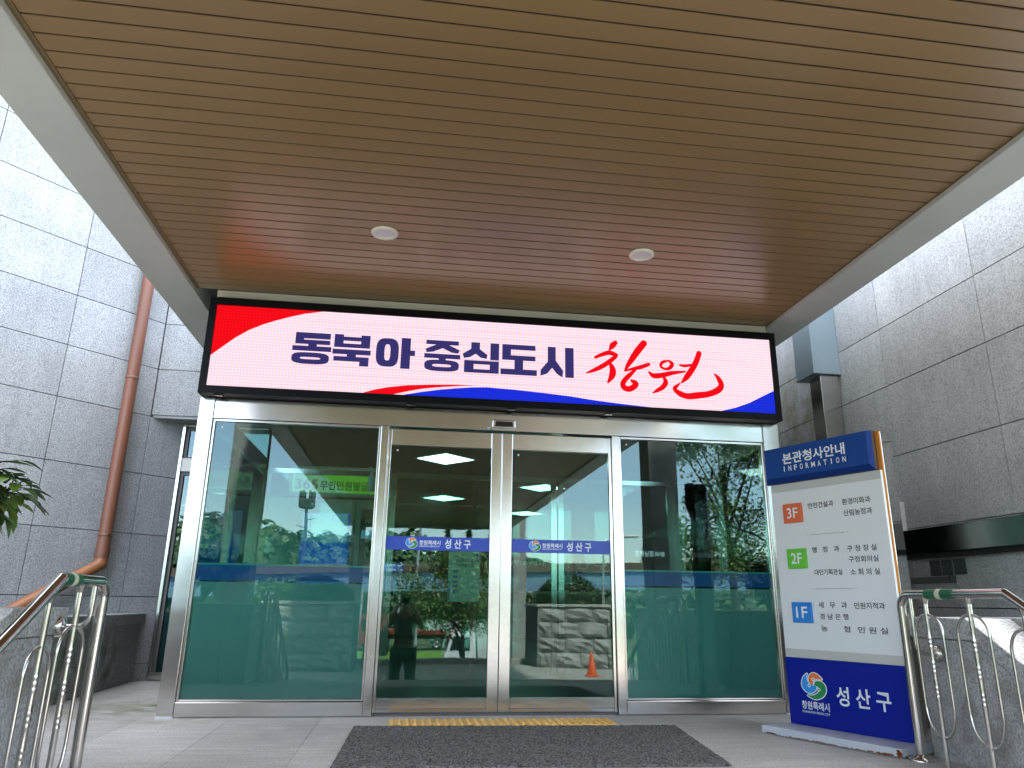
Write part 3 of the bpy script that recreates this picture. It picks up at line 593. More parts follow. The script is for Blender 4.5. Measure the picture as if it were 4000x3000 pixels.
sw = MB(); lo = [(-.9, 2.332), (-.773, 2.368), (-.666, 2.393), (-.504, 2.417), (-.36, 2.432), (-.229, 2.441)]; hi = [(-1.135, 2.332), (-1.042, 2.365), (-.936, 2.391), (-.776, 2.417), (-.614, 2.43), (-.395, 2.441)]
sw.add([FL(a, b, .001) for a, b in lo+hi], [(i, i+1, i+7, i+6) for i in range(5)]); sw.build('red_swoosh', 'led_r', t)
bw = MB(); top = [(-.825, 2.333), (-.665, 2.368), (-.503, 2.397), (-.284, 2.425), (-.16, 2.433), (.064, 2.425), (.29, 2.411), (.519, 2.394), (.748, 2.368), (.98, 2.35), (1.155, 2.338), (1.26, 2.333)]
bw.add([FL(a, b, .0015) for a, b in top]+[FL(a, 2.332, .0015) for a, b in top], [(i, i+1, i+13, i+12) for i in range(11)])
tr = [(1.799, 2.333), (1.935, 2.369), (2.061, 2.418), (2.19, 2.485), (2.285, 2.533)]
bw.add([FL(a, b, .0015) for a, b in tr]+[FL(a, 2.332, .0015) for a, b in tr], [(i, i+1, i+6, i+5) for i in range(4)]); bw.build('blue_wave', 'led_b', t)
mb = MB()   # scan seams of the board
for k in range(9):
    z = 2.41+k*.062; mb.box(-1.55+.1*math.sin(k*2), 1.75+.3*math.sin(k*1.3), -.1364, -.1361, z, z+.0022)
mb.build('scan_seam', 'led_line', t)
# heavy gothic letters, drawn stroke by stroke in a 1 x 1 cell
def rect(a0, a1, b0, b1): return [(a0, b0), (a1, b0), (a1, b1), (a0, b1)]
def ring(cx, cy, rx, ry, ix, iy): return ('ring', cx, cy, rx, ry, ix, iy)
G = dict(
 동=[rect(.06, .96, .80, .99), rect(.06, .28, .62, .84), rect(.06, .96, .62, .76), rect(.40, .62, .5, .66), rect(0, 1, .40, .56), ring(.48, .17, .48, .185, .26, .035)],
 북=[rect(.03, .27, .58, 1), rect(.73, .97, .58, 1), rect(.03, .97, .80, .93), rect(.03, .97, .58, .71), rect(0, 1, .36, .52), rect(.38, .62, .26, .42), rect(.04, .96, .14, .29), rect(.72, .96, 0, .29)],
 아=[ring(.29, .5, .29, .46, .075, .26), rect(.64, .88, 0, 1), rect(.86, 1, .43, .60)],
 중=[rect(.04, .95, .85, .99), [(.34, .86), (.66, .86), (.98, .70), (.94, .59), (.76, .61), (.5, .74), (.24, .61), (.06, .58), (.03, .70)], rect(0, 1, .40, .55), rect(.40, .60, .32, .44), ring(.49, .17, .48, .185, .26, .045)],
 심=[[(.23, 1), (.47, 1), (.47, .78), (.68, .60), (.66, .47), (.50, .50), (.36, .62), (.20, .50), (.04, .46), (0, .60), (.23, .78)], rect(.76, 1, .44, 1), rect(.05, 1, .28, .40), rect(.05, 1, 0, .12), rect(.05, .31, .10, .30), rect(.75, 1, .10, .30)],
 도=[rect(.04, .96, .83, 1), rect(.04, .28, .48, .86), rect(.04, .96, .48, .64), rect(.38, .62, .18, .50), rect(0, 1, 0, .19)],
 시=[[(.22, 1), (.46, 1), (.46, .55), (.68, .22), (.66, 0), (.50, .10), (.35, .30), (.20, .10), (0, .02), (.01, .22), (.22, .5)], rect(.74, 1, 0, 1)])
CELL = [('동', -1.69, -1.392), ('북', -1.382, -1.086), ('아', -1.045, -.738), ('중', -.664, -.376), ('심', -.358, -.062), ('도', -.048, .25), ('시', .279, .557)]
mb = MB()
for ch, a0, a1 in CELL:
    b0, b1 = 2.549, 2.808
    for k, s in enumerate(G[ch]):
        tt = .002+k*.0002
        P = lambda x, y: FL(a0+x*(a1-a0), b0+y*(b1-b0), tt)
        if s[0] == 'ring':
            _, cx, cy, rx, ry, ix, iy = s; n = 40; o_, i_ = [], []
            for j in range(n):
                a = 2*math.pi*j/n; c_, s_ = math.cos(a), math.sin(a); e = .62
                o_.append(P(cx+rx*abs(c_)**e*(1 if c_ > 0 else -1), cy+ry*abs(s_)**e*(1 if s_ > 0 else -1)))
                i_.append(P(cx+ix*abs(c_)**e*(1 if c_ > 0 else -1), cy+iy*abs(s_)**e*(1 if s_ > 0 else -1)))
            mb.add(o_+i_, [(j, (j+1) % n, n+(j+1) % n, n+j) for j in range(n)])
        else: mb.add([P(x, y) for x, y in s], [tuple(range(len(s)))])
mb.build('lettering', 'led_ink', t)
BR = [([(.915, 2.879), (.89, 2.853), (.864, 2.815)], [.0132, .017, .0065]), ([(.742, 2.74), (.801, 2.769), (.864, 2.787), (.918, 2.769)], [.0085, .0115, .0135, .012]),
 ([(.911, 2.754), (.848, 2.701), (.778, 2.654), (.709, 2.619), (.661, 2.599)], [.0115, .0135, .013, .0095, .003]), ([(.861, 2.701), (.884, 2.646), (.879, 2.59), (.843, 2.529)], [.0075, .017, .018, .0065]),
 ([(1.16, 2.888), (1.108, 2.823), (1.057, 2.749), (1.013, 2.682), (.987, 2.635)], [.019, .0195, .017, .0115, .0045]), ([(.99, 2.635), (1.053, 2.656), (1.123, 2.675), (1.194, 2.704)], [.004, .0085, .012, .0105]),
 ([(1.081, 2.651), (1.024, 2.598), (.974, 2.54), (.972, 2.498), (1.013, 2.479), (1.062, 2.503), (1.076, 2.531), (1.043, 2.554)], [.0065, .013, .0145, .016, .0165, .0165, .0165, .0085]),
 ([(1.365, 2.746), (1.314, 2.729), (1.299, 2.692), (1.333, 2.673), (1.375, 2.682), (1.398, 2.719), (1.372, 2.746)], [.0055, .0095, .008, .0075, .0105, .0115, .0065]),
 ([(1.195, 2.636), (1.232, 2.607), (1.302, 2.614), (1.401, 2.641), (1.508, 2.658)], [.006, .0145, .015, .0115, .0055]), ([(1.322, 2.594), (1.334, 2.553), (1.304, 2.509), (1.254, 2.478), (1.218, 2.456)], [.0085, .0145, .0135, .01, .003]),
 ([(1.639, 2.827), (1.614, 2.761), (1.573, 2.687), (1.52, 2.613), (1.474, 2.561)], [.0155, .0165, .017, .016, .0055]), ([(1.465, 2.713), (1.504, 2.708), (1.561, 2.718)], [.006, .009, .0075]),
 ([(1.46, 2.556), (1.416, 2.515), (1.411, 2.494), (1.455, 2.461), (1.517, 2.444), (1.602, 2.455), (1.709, 2.475), (1.789, 2.514), (1.817, 2.558), (1.796, 2.614), (1.767, 2.648)], [.003, .0115, .012, .0165, .0175, .019, .0175, .0185, .0165, .013, .0055])]
mb = MB()
for k, (p, w_) in enumerate(BR): ribbon(p, [q*1.5 for q in w_], FL, .002+k*.0007, mb)
mb.build('brush_lettering', 'led_r', t)
for x in (-2.2, -.75, .05, .85): MB().box(x-.03, x+.03, -.12, -.09, 2.262, 2.272).build('latch', 'plastic_black', t)
MB().tube([(2.338, -.08, 2.95), (2.36, -.08, 2.955), (2.36, -.08, 2.93), (2.338, -.08, 2.925)], .005, 8).build('lifting_eye', 'steel', t)

# ------------------------------------------------------------------ canopy
C_ = thing('canopy', 'long flat canopy with brown slatted underside and pale concrete edge beams', 'canopy', (0, -3, 3.1))
ZSOF, YF = 3.176, -19.0
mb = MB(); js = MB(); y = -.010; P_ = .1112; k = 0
while y > YF+.2:
    a, b = y-P_+.0095, y; z = ZSOF
    x0, x1 = -2.478, 2.338
    vs = []
    for x in (x0, x1): vs += [(x, a, z+.032), (x, a+.0015, z+.0007), (x, a+.006, z), (x, b-.006, z), (x, b-.0015, z+.0007), (x, b, z+.032)]
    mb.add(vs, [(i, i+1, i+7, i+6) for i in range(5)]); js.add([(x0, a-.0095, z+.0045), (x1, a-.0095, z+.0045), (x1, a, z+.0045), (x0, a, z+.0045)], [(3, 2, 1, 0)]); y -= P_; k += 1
so_ = mb.build('slatted_soffit', 'soffit', C_, fixn=False)
tag(js.build('gap_shade_strip', 'dark', so_), kind='stuff')  # black strips set in the slat gaps to paint their deep shade
MB().box(-2.52, 2.4, YF+.1, 0, ZSOF+.034, ZSOF+.05).build('soffit_backing', 'dark', C_)
MB().box(-2.509, -2.4805, YF+.2, -.01, ZSOF-.004, ZSOF+.0135).build('edge_trim', 'soffit_trim', C_); MB().box(2.3395, 2.3420, YF+.2, -.01, ZSOF-.006, ZSOF+.0135).build('edge_trim', 'soffit_trim', C_)
MB().box(-2.8127, -2.5095, YF, 2.2, 3.1385, 3.75).build('edge_beam', 'white_paint', C_, bevel=.006)
MB().box(2.3425, 2.64, YF, 2.2, 3.1385, 3.75).build('edge_beam', 'white_paint', C_, bevel=.006)
MB().box(-2.509, 2.342, YF, YF+.3, 3.1, 3.75).build('front_beam', 'white_paint', C_, bevel=.006)
MB().box(-2.342, 2.335, .0, .098, 3.0, 3.172).build('wall_band', 'band_paint', C_)
MB().box(-2.505, 2.34, YF+.3, 2.2, 3.55, 3.7).build('roof_slab', 'concrete', C_)
for x, y in ((-2.93, -4.6), (2.90, -4.6), (-2.3, -18.6), (2.9, -18.6)):
    MB().box(x-.21, x+.21, y-.21, y+.21, -1.6, 3.1375 if abs(x) < 2.8 else 3.7).build('column', 'lobby_dark' if 0 else 'concrete', C_, bevel=.01)
for i, (x, y) in enumerate(((-.98, -1.185), (.827, -1.162))):
    q = thing('downlight', ('round cream rimmed downlight left of centre in the slatted soffit', 'round cream rimmed downlight right of centre in the slatted soffit')[i], 'downlight', (x, y, ZSOF), group='downlights in the canopy soffit')
    MB().lathe((x, y, ZSOF), [(.062, .005), (.062, -.012), (.066, -.016), (.086, -.012), (.091, -.004), (.091, .002)], 40).build('trim_ring', 'cream', q)
    MB().lathe((x, y, ZSOF), [(.0625, -.006), (.04, -.007), (.0005, -.007)], 32).build('diffuser', 'lens', q)

# ------------------------------------------------------------------ stair cheeks
def cheek(label, sgn, xin, ye):
    t = thing('stair_cheek', label, 'stair wall', (xin, ye, 0))
    # inner strip slopes with the stairs, outer block stays level; y outline in the yz plane
    xo = xin+sgn*.26
    yk = ye-.46; prof = [(ye-.06, -.75), (ye-.06, .622), (yk-.02, .622), (yk-2.2, .622-2.2*.6), (yk-2.2, -.9)]
    MB().prism(prof, lambda a, b, q: (q, a, b), xin+sgn*.006, xo).build('side_wall', 'cheek', t, fixn=True, bevel=.004)
    cop = [(ye, .626), (ye, .738), (yk-.02, .738), (yk-2.2, .738-2.2*.6), (yk-2.2, .626-2.2*.6), (yk-.04, .626)]
    MB().prism(cop, lambda a, b, q: (q, a, b), xin-sgn*.012, xo).build('sloped_coping', 'cheek', t, fixn=True, bevel=.006)
    xe = sgn*3.2
    MB().box(xo+sgn*.003, xe, ye-.05, ye-3.2, -.75, .622).build('block', 'cheek', t, bevel=.004)
    MB().box(xo+sgn*.003, xe, ye+.0, ye-3.2, .626, .742).build('coping', 'coping', t, bevel=.006)
    return t
cheek('grey granite stair side wall with sloping coping at the left edge of the view', -1, -2.2, -2.07)
cheek('grey granite stair side wall with sloping coping behind the right handrail', 1, 2.25, -1.53)

# ------------------------------------------------------------------ handrails
def arc_path(p0, p1, p2, rad, n=6):
    p0, p1, p2 = map(Vector, (p0, p1, p2)); a = (p0-p1).normalized(); b = (p2-p1).normalized()
    ang = a.angle(b); d = rad/math.tan(ang/2); s, e = p1+a*d, p1+b*d; c = p1+(a+b).normalized()*(rad/math.sin(ang/2))
    out = []
    for k in range(n+1):
        v = (s-c).lerp(e-c, k/n).normalized()*rad; out.append(c+v)
    return out
def stair_z(y): return 0 if y > -2.54 else max(-.75, -.15*math.ceil((-2.54-y)/.25))
def handrail(label, x, yp, yk, zr, slope, bals, sgn, ybr, loopdef, tape, zbr):
    t = thing('handrail', label, 'handrail', (x, yp, 0))
    ye = yk-1.45; zl = lambda y: zr if y > yk else zr-(yk-y)*slope
    path = [Vector((x, yp, .0))]+arc_path((x, yp, 0), (x, yp, zr), (x, yk, zr), .07)+arc_path((x, yp, zr), (x, yk, zr), (x, ye, zl(ye)), .012, 3)+[Vector((x, ye, zl(ye)))]
    MB().tube(path, .0245, 20).build('rail', 'polished', t)
    MB().tube([(x, ye, zl(ye)-.01), (x, ye, stair_z(ye))], .0225, 16).build('end_post', 'polished', t)
    MB().lathe((x, yp, 0), [(.07, .001), (.068, .012), (.03, .02), (.025, .03)], 20).build('post_foot', 'polished', t)
    for (yb, ztop, hw, lz) in bals:
        zb = stair_z(yb); zt = zl(yb)-.022
        pr = [(.0165, zb), (.0165, lz-.30)]
        for g in (-.24, -.115, .01):
            for q in (-.022, 0, .022):
                c = lz+g-.06+q; pr += [(.0122, c-.0095), (.0125, c-.006), (.0134, c), (.0125, c+.006), (.0122, c+.0095)]
        pr = [(.0122, zb), (.0122, zb+.02)]+[p for p in pr[2:]]+[(.0122, lz+.02), (.0122, zt)]
        pr = sorted(pr, key=lambda q: q[1])
        b = MB().lathe((x, yb, 0), pr, 14).build('baluster', 'polished', t)
        MB().lathe((x, yb, 0), [(.0115, zt-.03), (.02, zt-.004), (.022, zt+.006)], 14).build('weld_collar', 'polished', b)
        zt_, zb_ = ztop, ztop-.61; pts = []
        zc0, zc1 = zt_-.10, zb_+.16
        N = 12
        for k in range(N+1): a = math.pi/2-math.pi/2*k/N; pts.append((hw*math.cos(a)**.9 if math.cos(a) > 0 else 0, zc0+.10*math.sin(a)))
        for k in range(N+1): a = math.pi/2*k/N; pts.append((hw*math.cos(a)**.9 if math.cos(a) > 1e-9 else 0, zc1-.16*math.sin(a)))
        full = [(x, yb+d, z) for d, z in pts]+[(x, yb-d, z) for d, z in reversed(pts)]
        MB().tube(full, .0075, 10, cap=False).build('loop', 'polished', b)
    y0, y1 = tape
    q = MB().tube([(x, y0, zr), (x, y1, zr)], .0268, 20).build('grip_tape', 'green_tape', t)
    ym = (y0+y1)/2; MB().tube([(x, ym-.018, zr), (x, ym+.018, zr)], .0275, 20).build('cream_ring', 'cream_tape', q)
    xf = x+sgn*.115
    q = MB().tube(arc_path((x, ybr, zr-.02), (x, ybr, zbr), (xf, ybr, zbr), .05)+[Vector((xf, ybr, zbr))] if 1 else [], .0105, 12).build('wall_bracket', 'polished', t)
    MB().tube([(x, ybr, zr-.02), (x, ybr, zbr+.05)], .0105, 12).build('bracket_stem', 'polished', q)
    MB().lathe((xf, ybr, zbr), [(.001, -.02*sgn), (.03, -.018*sgn), (.043, -.004*sgn), (.044, .01*sgn)], 20, axis='X').build('wall_flange', 'polished', q)
    return t
handrail('polished steel handrail with looped balusters and green grip tape at the left edge', -2.07, -2.03, -2.48, .851, .61,
  [(-2.286, .668, .12, .60), (-2.55, .60, .10, .52), (-2.86, .40, .11, .33), (-3.18, .21, .11, .14), (-3.5, .02, .11, -.05)], -1, -2.14, None, (-2.335, -2.47), .66)
handrail('polished steel handrail with looped balusters and green grip tape at the right edge', 2.1, -1.70, -2.475, .859, .61,
  [(-1.902, .752, .107, .66), (-2.226, .757, .107, .66), (-2.56, .70, .107, .60), (-2.89, .51, .107, .41), (-3.22, .31, .107, .21), (-3.55, .12, .107, .02)], 1, -1.63-.15, None, (-1.93, -2.14), .545)

# ------------------------------------------------------------------ information stand
SA = Vector((1.854, -.769, 0)); SD = Vector((.409, -.913, 0)).normalized(); SN = Vector((SD.y, -SD.x, 0))
t = thing('information_stand', 'tall white and blue directory stand listing floors, on a rusty white base', 'sign', SA)
def SF(tt0): return lambda a, b, q: tuple(SA+SD*a+SN*(tt0+q)+Vector((0, 0, b)))
B = lambda: MB()
def sbox(a0, a1, t0, t1, z0, z1): return MB().obox(SA, SD, SN, a0, a1, t0, t1, z0, z1)
sbox(-.052, .888, -.20, .235, .004, .05).build('base', 'base', t, bevel=.004)
mb = MB(); rr = random.Random(3)
for k in range(60):
    a = rr.uniform(-.05, .885); h = rr.uniform(.002, .009)*(1.8 if a > .7 or a < .03 else 1); wd = rr.uniform(.006, .03)
    n = 7; mb.add([SF(.2353)(a+wd*math.cos(q/n*6.283)*rr.uniform(.6, 1), .006+h*(.5+.5*math.sin(q/n*6.283)*rr.uniform(.6, 1)), .0004) for q in range(n)], [tuple(range(n))])
for k in range(16):
    n = 7; zc = rr.uniform(.008, .04); wd = rr.uniform(.003, .009); a = rr.uniform(.86, .884)
    mb.add([SF(.2353)(a+wd*math.cos(q/n*6.283), min(.047, zc+wd*math.sin(q/n*6.283)), .0006) for q in range(n)], [tuple(range(n))])
for k in range(14):
    n = 7; b_ = rr.uniform(-.15, .23); h = rr.uniform(.003, .012)
    mb.add([tuple(SA+SD*.8888+SN*(b_+.015*math.cos(q/n*6.283))+Vector((0, 0, .006+h*(.5+.5*math.sin(q/n*6.283))))) for q in range(n)], [tuple(range(n))])
mb.build('rust_edge', 'rust', t)
sbox(.012, .842, -.155, -.042, .05, 1.868).build('back_box', 'mirror', t, bevel=.003)
sbox(.004, .843, -.0405, -.022, .466, 1.868).build('orange_edge', 'orange_edge', t)
sbox(0, .838, -.0215, 0, .462, 1.616).build('white_panel', 'white', t, bevel=.002)
for z0, z1 in ((1.561, 1.6145), (.4635, .5165)): sbox(.002, .836, .0002, .0012, z0, z1).build('greige_band', 'greige', t)
bp = sbox(-.004, .827, -.04, .004, .051, .4600).build('blue_panel', 'blue2', t, bevel=.002)
cp = MB()
fr, bk = [(.0, 1.655), (.796, 1.655), (.796, 1.868), (.0, 1.868)], [(-.022, 1.619), (.818, 1.619), (.818, 1.872), (-.022, 1.872)]
vs = [SF(.042)(a, b, 0) for a, b in fr]+[SF(.014)(a, b, 0) for a, b in bk]+[SF(-.04)(a, b, 0) for a, b in bk]
cp.add(vs, [(0, 1, 2, 3)], 0).add(vs, [(0, 4, 5, 1), (1, 5, 6, 2), (2, 6, 7, 3), (3, 7, 4, 0)], 1).add(vs, [(4, 8, 9, 5), (5, 9, 10, 6), (6, 10, 11, 7), (7, 11, 8, 4)], 2)
cap = cp.build('header_cap', ['blue', 'blue_edge', 'bronze'], t, fixn=True)
F1 = SF(.0422)
text_mb('본관청사안내', (.154, .640, 1.743, 1.822), F1, .022).build('header_lettering', 'letter', cap)
mb = MB()
for i, ch in enumerate('INFORMATION'):
    wd = {'I': .007, 'M': .03}.get(ch, .024); c_ = .162+i*.0466; text_mb(ch, (c_-wd/2, c_+wd/2, 1.693, 1.730), F1, .018, mb=mb)
mb.build('latin_lettering', 'letter', cap)
F2 = SF(.0006)
for ch, z0, mt, lb in (('3F', 1.340, 'b_or', 'orange floor badge'), ('2F', 1.034, 'b_gr', 'green floor badge'), ('1F', .684, 'b_bl', 'blue floor badge')):
    q = sbox(.095, .246, .0003, .016, z0, z0+.131).build('floor_badge', mt, t, bevel=.003); q['label'] = lb
    text_mb(ch, (.128, .216, z0+.030, z0+.102), SF(.0163), .012).build('badge_lettering', 'letter', q)
mb = MB()
for body, a0, a1, z0, z1 in (('안전건설과', .29, .485, 1.424, 1.463), ('환경미화과', .549, .747, 1.423, 1.463), ('산림농정과', .55, .75, 1.352, 1.392),
   ('행   정   과', .287, .492, 1.131, 1.169), ('구 청 장 실', .547, .749, 1.127, 1.166), ('구정회의실', .549, .752, 1.060, 1.098), ('대민기획관실', .291, .495, .986, 1.024), ('소 회 의 실', .551, .75, .982, 1.021),
   ('세   무   과', .294, .501, .779, .818), ('민원지적과', .552, .754, .777, .816), ('경 남 은 행', .296, .502, .709, .746), ('농       협', .297, .505, .635, .673), ('민 원 실', .558, .754, .634, .672)):
    text_mb(body, (a0, a1, z0, z1), F2, .014).build('department_lettering', 'ink', t)
for z, a0, a1 in ((1.251, .255, .573), (.900, .256, .584)):
    mb = MB(); mb.obox(SA, SD, SN, a0+.03, a1-.03, .0003, .0014, z-.0016, z+.0016).obox(SA, SD, SN, a0, a0+.02, .0003, .0014, z-.001, z+.001).obox(SA, SD, SN, a1-.02, a1, .0003, .0014, z-.001, z+.001); mb.build('divider_line', 'trim_grey', t)
F3 = SF(.0046)
emblem(bp, .200, .296, .093, .079, F3, .0)
for body, bx, bo in (('창원특례시', (.098, .301, .152, .202), .018), ('CHANGWON SPECIAL CITY', (.098, .301, .130, .143), .012), ('성 산 구', (.36, .72, .198, .312), .016)):
    text_mb(body, bx, F3, bo).build('panel_lettering', 'letter', bp)

# ------------------------------------------------------------------ mat and tactile strip
t = thing('door_mat', 'dark grey coil door mat lying in front of the sliding doors', 'mat', (0, -1.1, 0))
mb = MB(); nx, ny = 210, 130; rr = random.Random(5)
c4_ = [(-1.03, -1.72), (.985, -1.79), (1.138, -.548), (-1.0, -.478)]
def mq(a, b): 
    p = [(1-a)*(1-b), a*(1-b), a*b, (1-a)*b]; return sum(p[k]*c4_[k][0] for k in range(4)), sum(p[k]*c4_[k][1] for k in range(4))
for j in range(ny+1):
    for i in range(nx+1):
        x, y = mq(i/nx, j/ny); e = i in (0, nx) or j in (0, ny)
        mb.v.append((x+rr.uniform(-.004, .004), y+rr.uniform(-.004, .004), .004 if e else .012+rr.uniform(-.0025, .0035)))
for j in range(ny):
    for i in range(nx): a = j*(nx+1)+i; mb.f.append((a, a+1, a+nx+2, a+nx+1)); mb.m.append(0); mb.sm.append(False)
mb.build('pile', 'mat', t)
t = thing('tactile_strip', 'yellow ribbed tactile paving strip between the mat and the doors', 'tactile paving', (0, -.33, 0))
for k in range(5):
    a = -.782+k*.3085; tile = MB().box(a+.001, a+.3075, -.462, -.190, .0005, .006).build('tile', 'yellow', t)
    mb = MB()
    for q in range(6):
        xx = a+.026+q*.0512
        for yy in (-.43, -.345, -.26):
            mb.tube([(xx, yy-.036, .005), (xx, yy-.030, .0085), (xx, yy+.030, .0085), (xx, yy+.036, .005)], [.006, .012, .012, .006], 8)
    mb.build('rib', 'yellow', tile)

# ------------------------------------------------------------------ plants
def leaf_mesh(mb, base, d, up, L, W, mi=0, bend=.25):
    d = d.normalized(); s = d.cross(up)
    s = s.normalized() if s.length > 1e-4 else Vector((1, 0, 0)); nrm = s.cross(d)
    rows = [(0, .06), (.25, .8), (.5, 1), (.78, .62), (1, .02)]; vs = []
    for q, wq in rows:
        c = base+d*L*q-nrm*bend*L*q*q
        vs += [c-s*W*wq/2+nrm*W*.12*wq, c, c+s*W*wq/2+nrm*W*.12*wq]
    fs = []
    for k in range(4):
        for j in (0, 1): fs.append((3*k+j, 3*k+j+1, 3*k+4+j, 3*k+3+j))
    mb.add(vs, fs, mi, True)
def shrub(label, base, h, n, spread, seed, lean=(0, 0), stems=6):
    rr = random.Random(seed); t = thing('leafy_shrub', label, 'shrub', base); st, lf = MB(), MB(); b0 = Vector(base)
    for k in range(stems):
        a = rr.uniform(0, 6.28); tip = b0+Vector((lean[0]+math.cos(a)*spread*rr.uniform(.4, 1), lean[1]+math.sin(a)*spread*rr.uniform(.4, 1), h*rr.uniform(.7, 1)))
        mid = b0.lerp(tip, .5)+Vector((0, 0, .12*h)); pts = [b0.lerp(mid, q/3) for q in range(3)]+[mid.lerp(tip, q/4) for q in range(5)]
        st.tube(pts, [.014-.0014*i for i in range(len(pts))], 6)
        for q in range(n//stems):
            u_ = rr.uniform(.25, 1)**.7; i = min(len(pts)-2, int(u_*(len(pts)-1))); p = pts[i].lerp(pts[i+1], rr.random())
            d = Vector((rr.uniform(-1, 1), rr.uniform(-1, 1), rr.uniform(-.5, .35)))
            p2 = p+d.normalized()*rr.uniform(.03, .14)
            st.tube([p, p2], .0025, 4)
            leaf_mesh(lf, p2, d+Vector((0, 0, -.25)), Vector((0, 0, 1)), rr.uniform(.07, .12), rr.uniform(.04, .065), 1 if rr.random() < .4 else 0, rr.uniform(0, .4))
    st.build('stem', 'bark', t); lf.build('foliage', ['leaf', 'leaf_l'], t); return t
shrub('broad leaved green shrub reaching in at the left edge above the stair wall', (-2.80, -2.5, .742), .62, 620, .27, 11, (.2, .05), 12)
shrub('broad leaved green shrub behind the right stair wall', (3.3, -2.3, .742), .55, 240, .2, 12, (0, .05))
def tree(label, base, h, crown, n, seed, mats=('leaf', 'leaf_l'), lsize=.14, trunk=.14, name='broadleaf_tree', group='trees beyond the steps', clumps=22, cz=.66):
    rr = random.Random(seed); b0 = Vector(base); t = thing(name, label, 'tree', base, group); tr, lf = MB(), MB()
    top = b0+Vector((rr.uniform(-.2, .2), rr.uniform(-.2, .2), h*.8))
    tr.tube([b0, b0.lerp(top, .3)+Vector((.05, 0, 0)), b0.lerp(top, .6), top], [trunk, trunk*.8, trunk*.5, trunk*.15], 10)
    cl = []
    for k in range(clumps):
        a = rr.uniform(0, 6.28); q = rr.random()**.5; zz = rr.uniform(-.8, 1)
        c = b0+Vector((math.cos(a)*crown[0]*q*math.sqrt(max(.05, 1-zz*zz)), math.sin(a)*crown[0]*q*math.sqrt(max(.05, 1-zz*zz)), h*cz+zz*crown[1])); cl.append((c, rr.uniform(.22, .42)*crown[0]))
        if k % 2 == 0: s_ = b0.lerp(top, rr.uniform(.4, .85)); tr.tube([s_, s_.lerp(c, .5)+Vector((0, 0, .1)), c], [trunk*.3, trunk*.2, trunk*.06], 6)
    for k in range(n):
        c, rd = rr.choice(cl); v = Vector((rr.gauss(0, 1), rr.gauss(0, 1), rr.gauss(0, .8))).normalized()*rd*rr.random()**.4; p = c+v
        d = Vector((rr.uniform(-1, 1), rr.uniform(-1, 1), rr.uniform(-.8, .3))).normalized(); s = d.cross(Vector((rr.uniform(-1, 1), rr.uniform(-1, 1), 1))).normalized(); L = lsize*rr.uniform(.7, 1.3)
        lf.add([p, p+d*L*.5+s*L*.22, p+d*L, p+d*L*.5-s*L*.22], [(0, 1, 2, 3)], 1 if rr.random() < .3 else 0)
    tr.build('trunk', 'bark', t); lf.build('crown', list(mats), t); return t
tree('leafy tree close beyond the right stair wall, mirrored in the right pane', (7.6, -12.6, -.75), 6.4, (2.2, 2.5), 15000, 21, lsize=.13, clumps=34)
tree('yellowing tree in front of the white truck, mirrored in the left door', (1.9, -30, -3.75), 5.8, (3.0, 1.45), 12000, 22, ('leaf_y', 'leaf'), lsize=.19, trunk=.2, cz=.86, clumps=30)
tree('small tree left of the yellowing tree', (-7.5, -33, -3.7), 5.5, (2.6, 1.7), 3500, 23, lsize=.26)
def conifer(label, base, h, rad, seed):
    rr = random.Random(seed); b0 = Vector(base); t = thing('conifer_tree', label, 'tree', base, 'conifers on the hill'); MB().tube([b0, b0+Vector((0, 0, h*.95))], [.2, .04], 8).build('trunk', 'bark', t); lf = MB()
    for k in range(1100):
        q = rr.random()**.8; a = rr.uniform(0, 6.28); rd = rad*(1-q)*rr.uniform(.3, 1)*(.75+.25*math.sin(q*40)); p = b0+Vector((math.cos(a)*rd, math.sin(a)*rd, h*(.12+.88*q))); d = Vector((math.cos(a), math.sin(a), -.35)); s = Vector((-math.sin(a), math.cos(a), 0)); L = rr.uniform(.4, .9)
        lf.add([p-d*L*.3, p+s*L*.25, p+d*L*.7, p-s*L*.25], [(0, 1, 2, 3)])
    lf.build('crown', 'leaf_d', t)
for i, (x, y, z, h, rd, wh) in enumerate(((3.9, -80, .5, 8.6, 1.6, 'leftmost of the row'), (6.4, -81, .5, 8.4, 1.6, 'second of the row'), (8.8, -80, .5, 8.4, 1.7, 'third of the row'), (11.3, -82, .5, 8.0, 1.7, 'last of the row'), (27.4, -80, .5, 8.2, 1.9, 'standing alone to the right'))):
    conifer('dark pointed conifer on the hill, '+wh, (x, y, z), h, rd, 40+i)
# wood covering the hill
rr = random.Random(77); mb = MB()
for k in range(950):
    j = rr.uniform(.6, 10); x = rr.uniform(-95, 95); y = -72-j*5; z = hz(x, j); R0 = rr.uniform(1.2, 2.6)
    for q in range(60):
        v = Vector((rr.gauss(0, 1), rr.gauss(0, 1), rr.gauss(0, 1))).normalized(); p = Vector((x, y, z+R0*.8))+Vector((v.x*R0, v.y*R0, v.z*R0*1.1)); a = v.cross(Vector((.3, .5, 1))).normalized(); b = v.cross(a); L = rr.uniform(.6, 1.2)
        mb.add([p+a*L*.6, p+b*L*.5, p-a*L*.6, p-b*L*.5], [(0, 1, 2, 3)], 0 if rr.random() < .75 else 1)
tag(mb.build('wood', ['leaf_d', 'leaf']), kind='stuff')
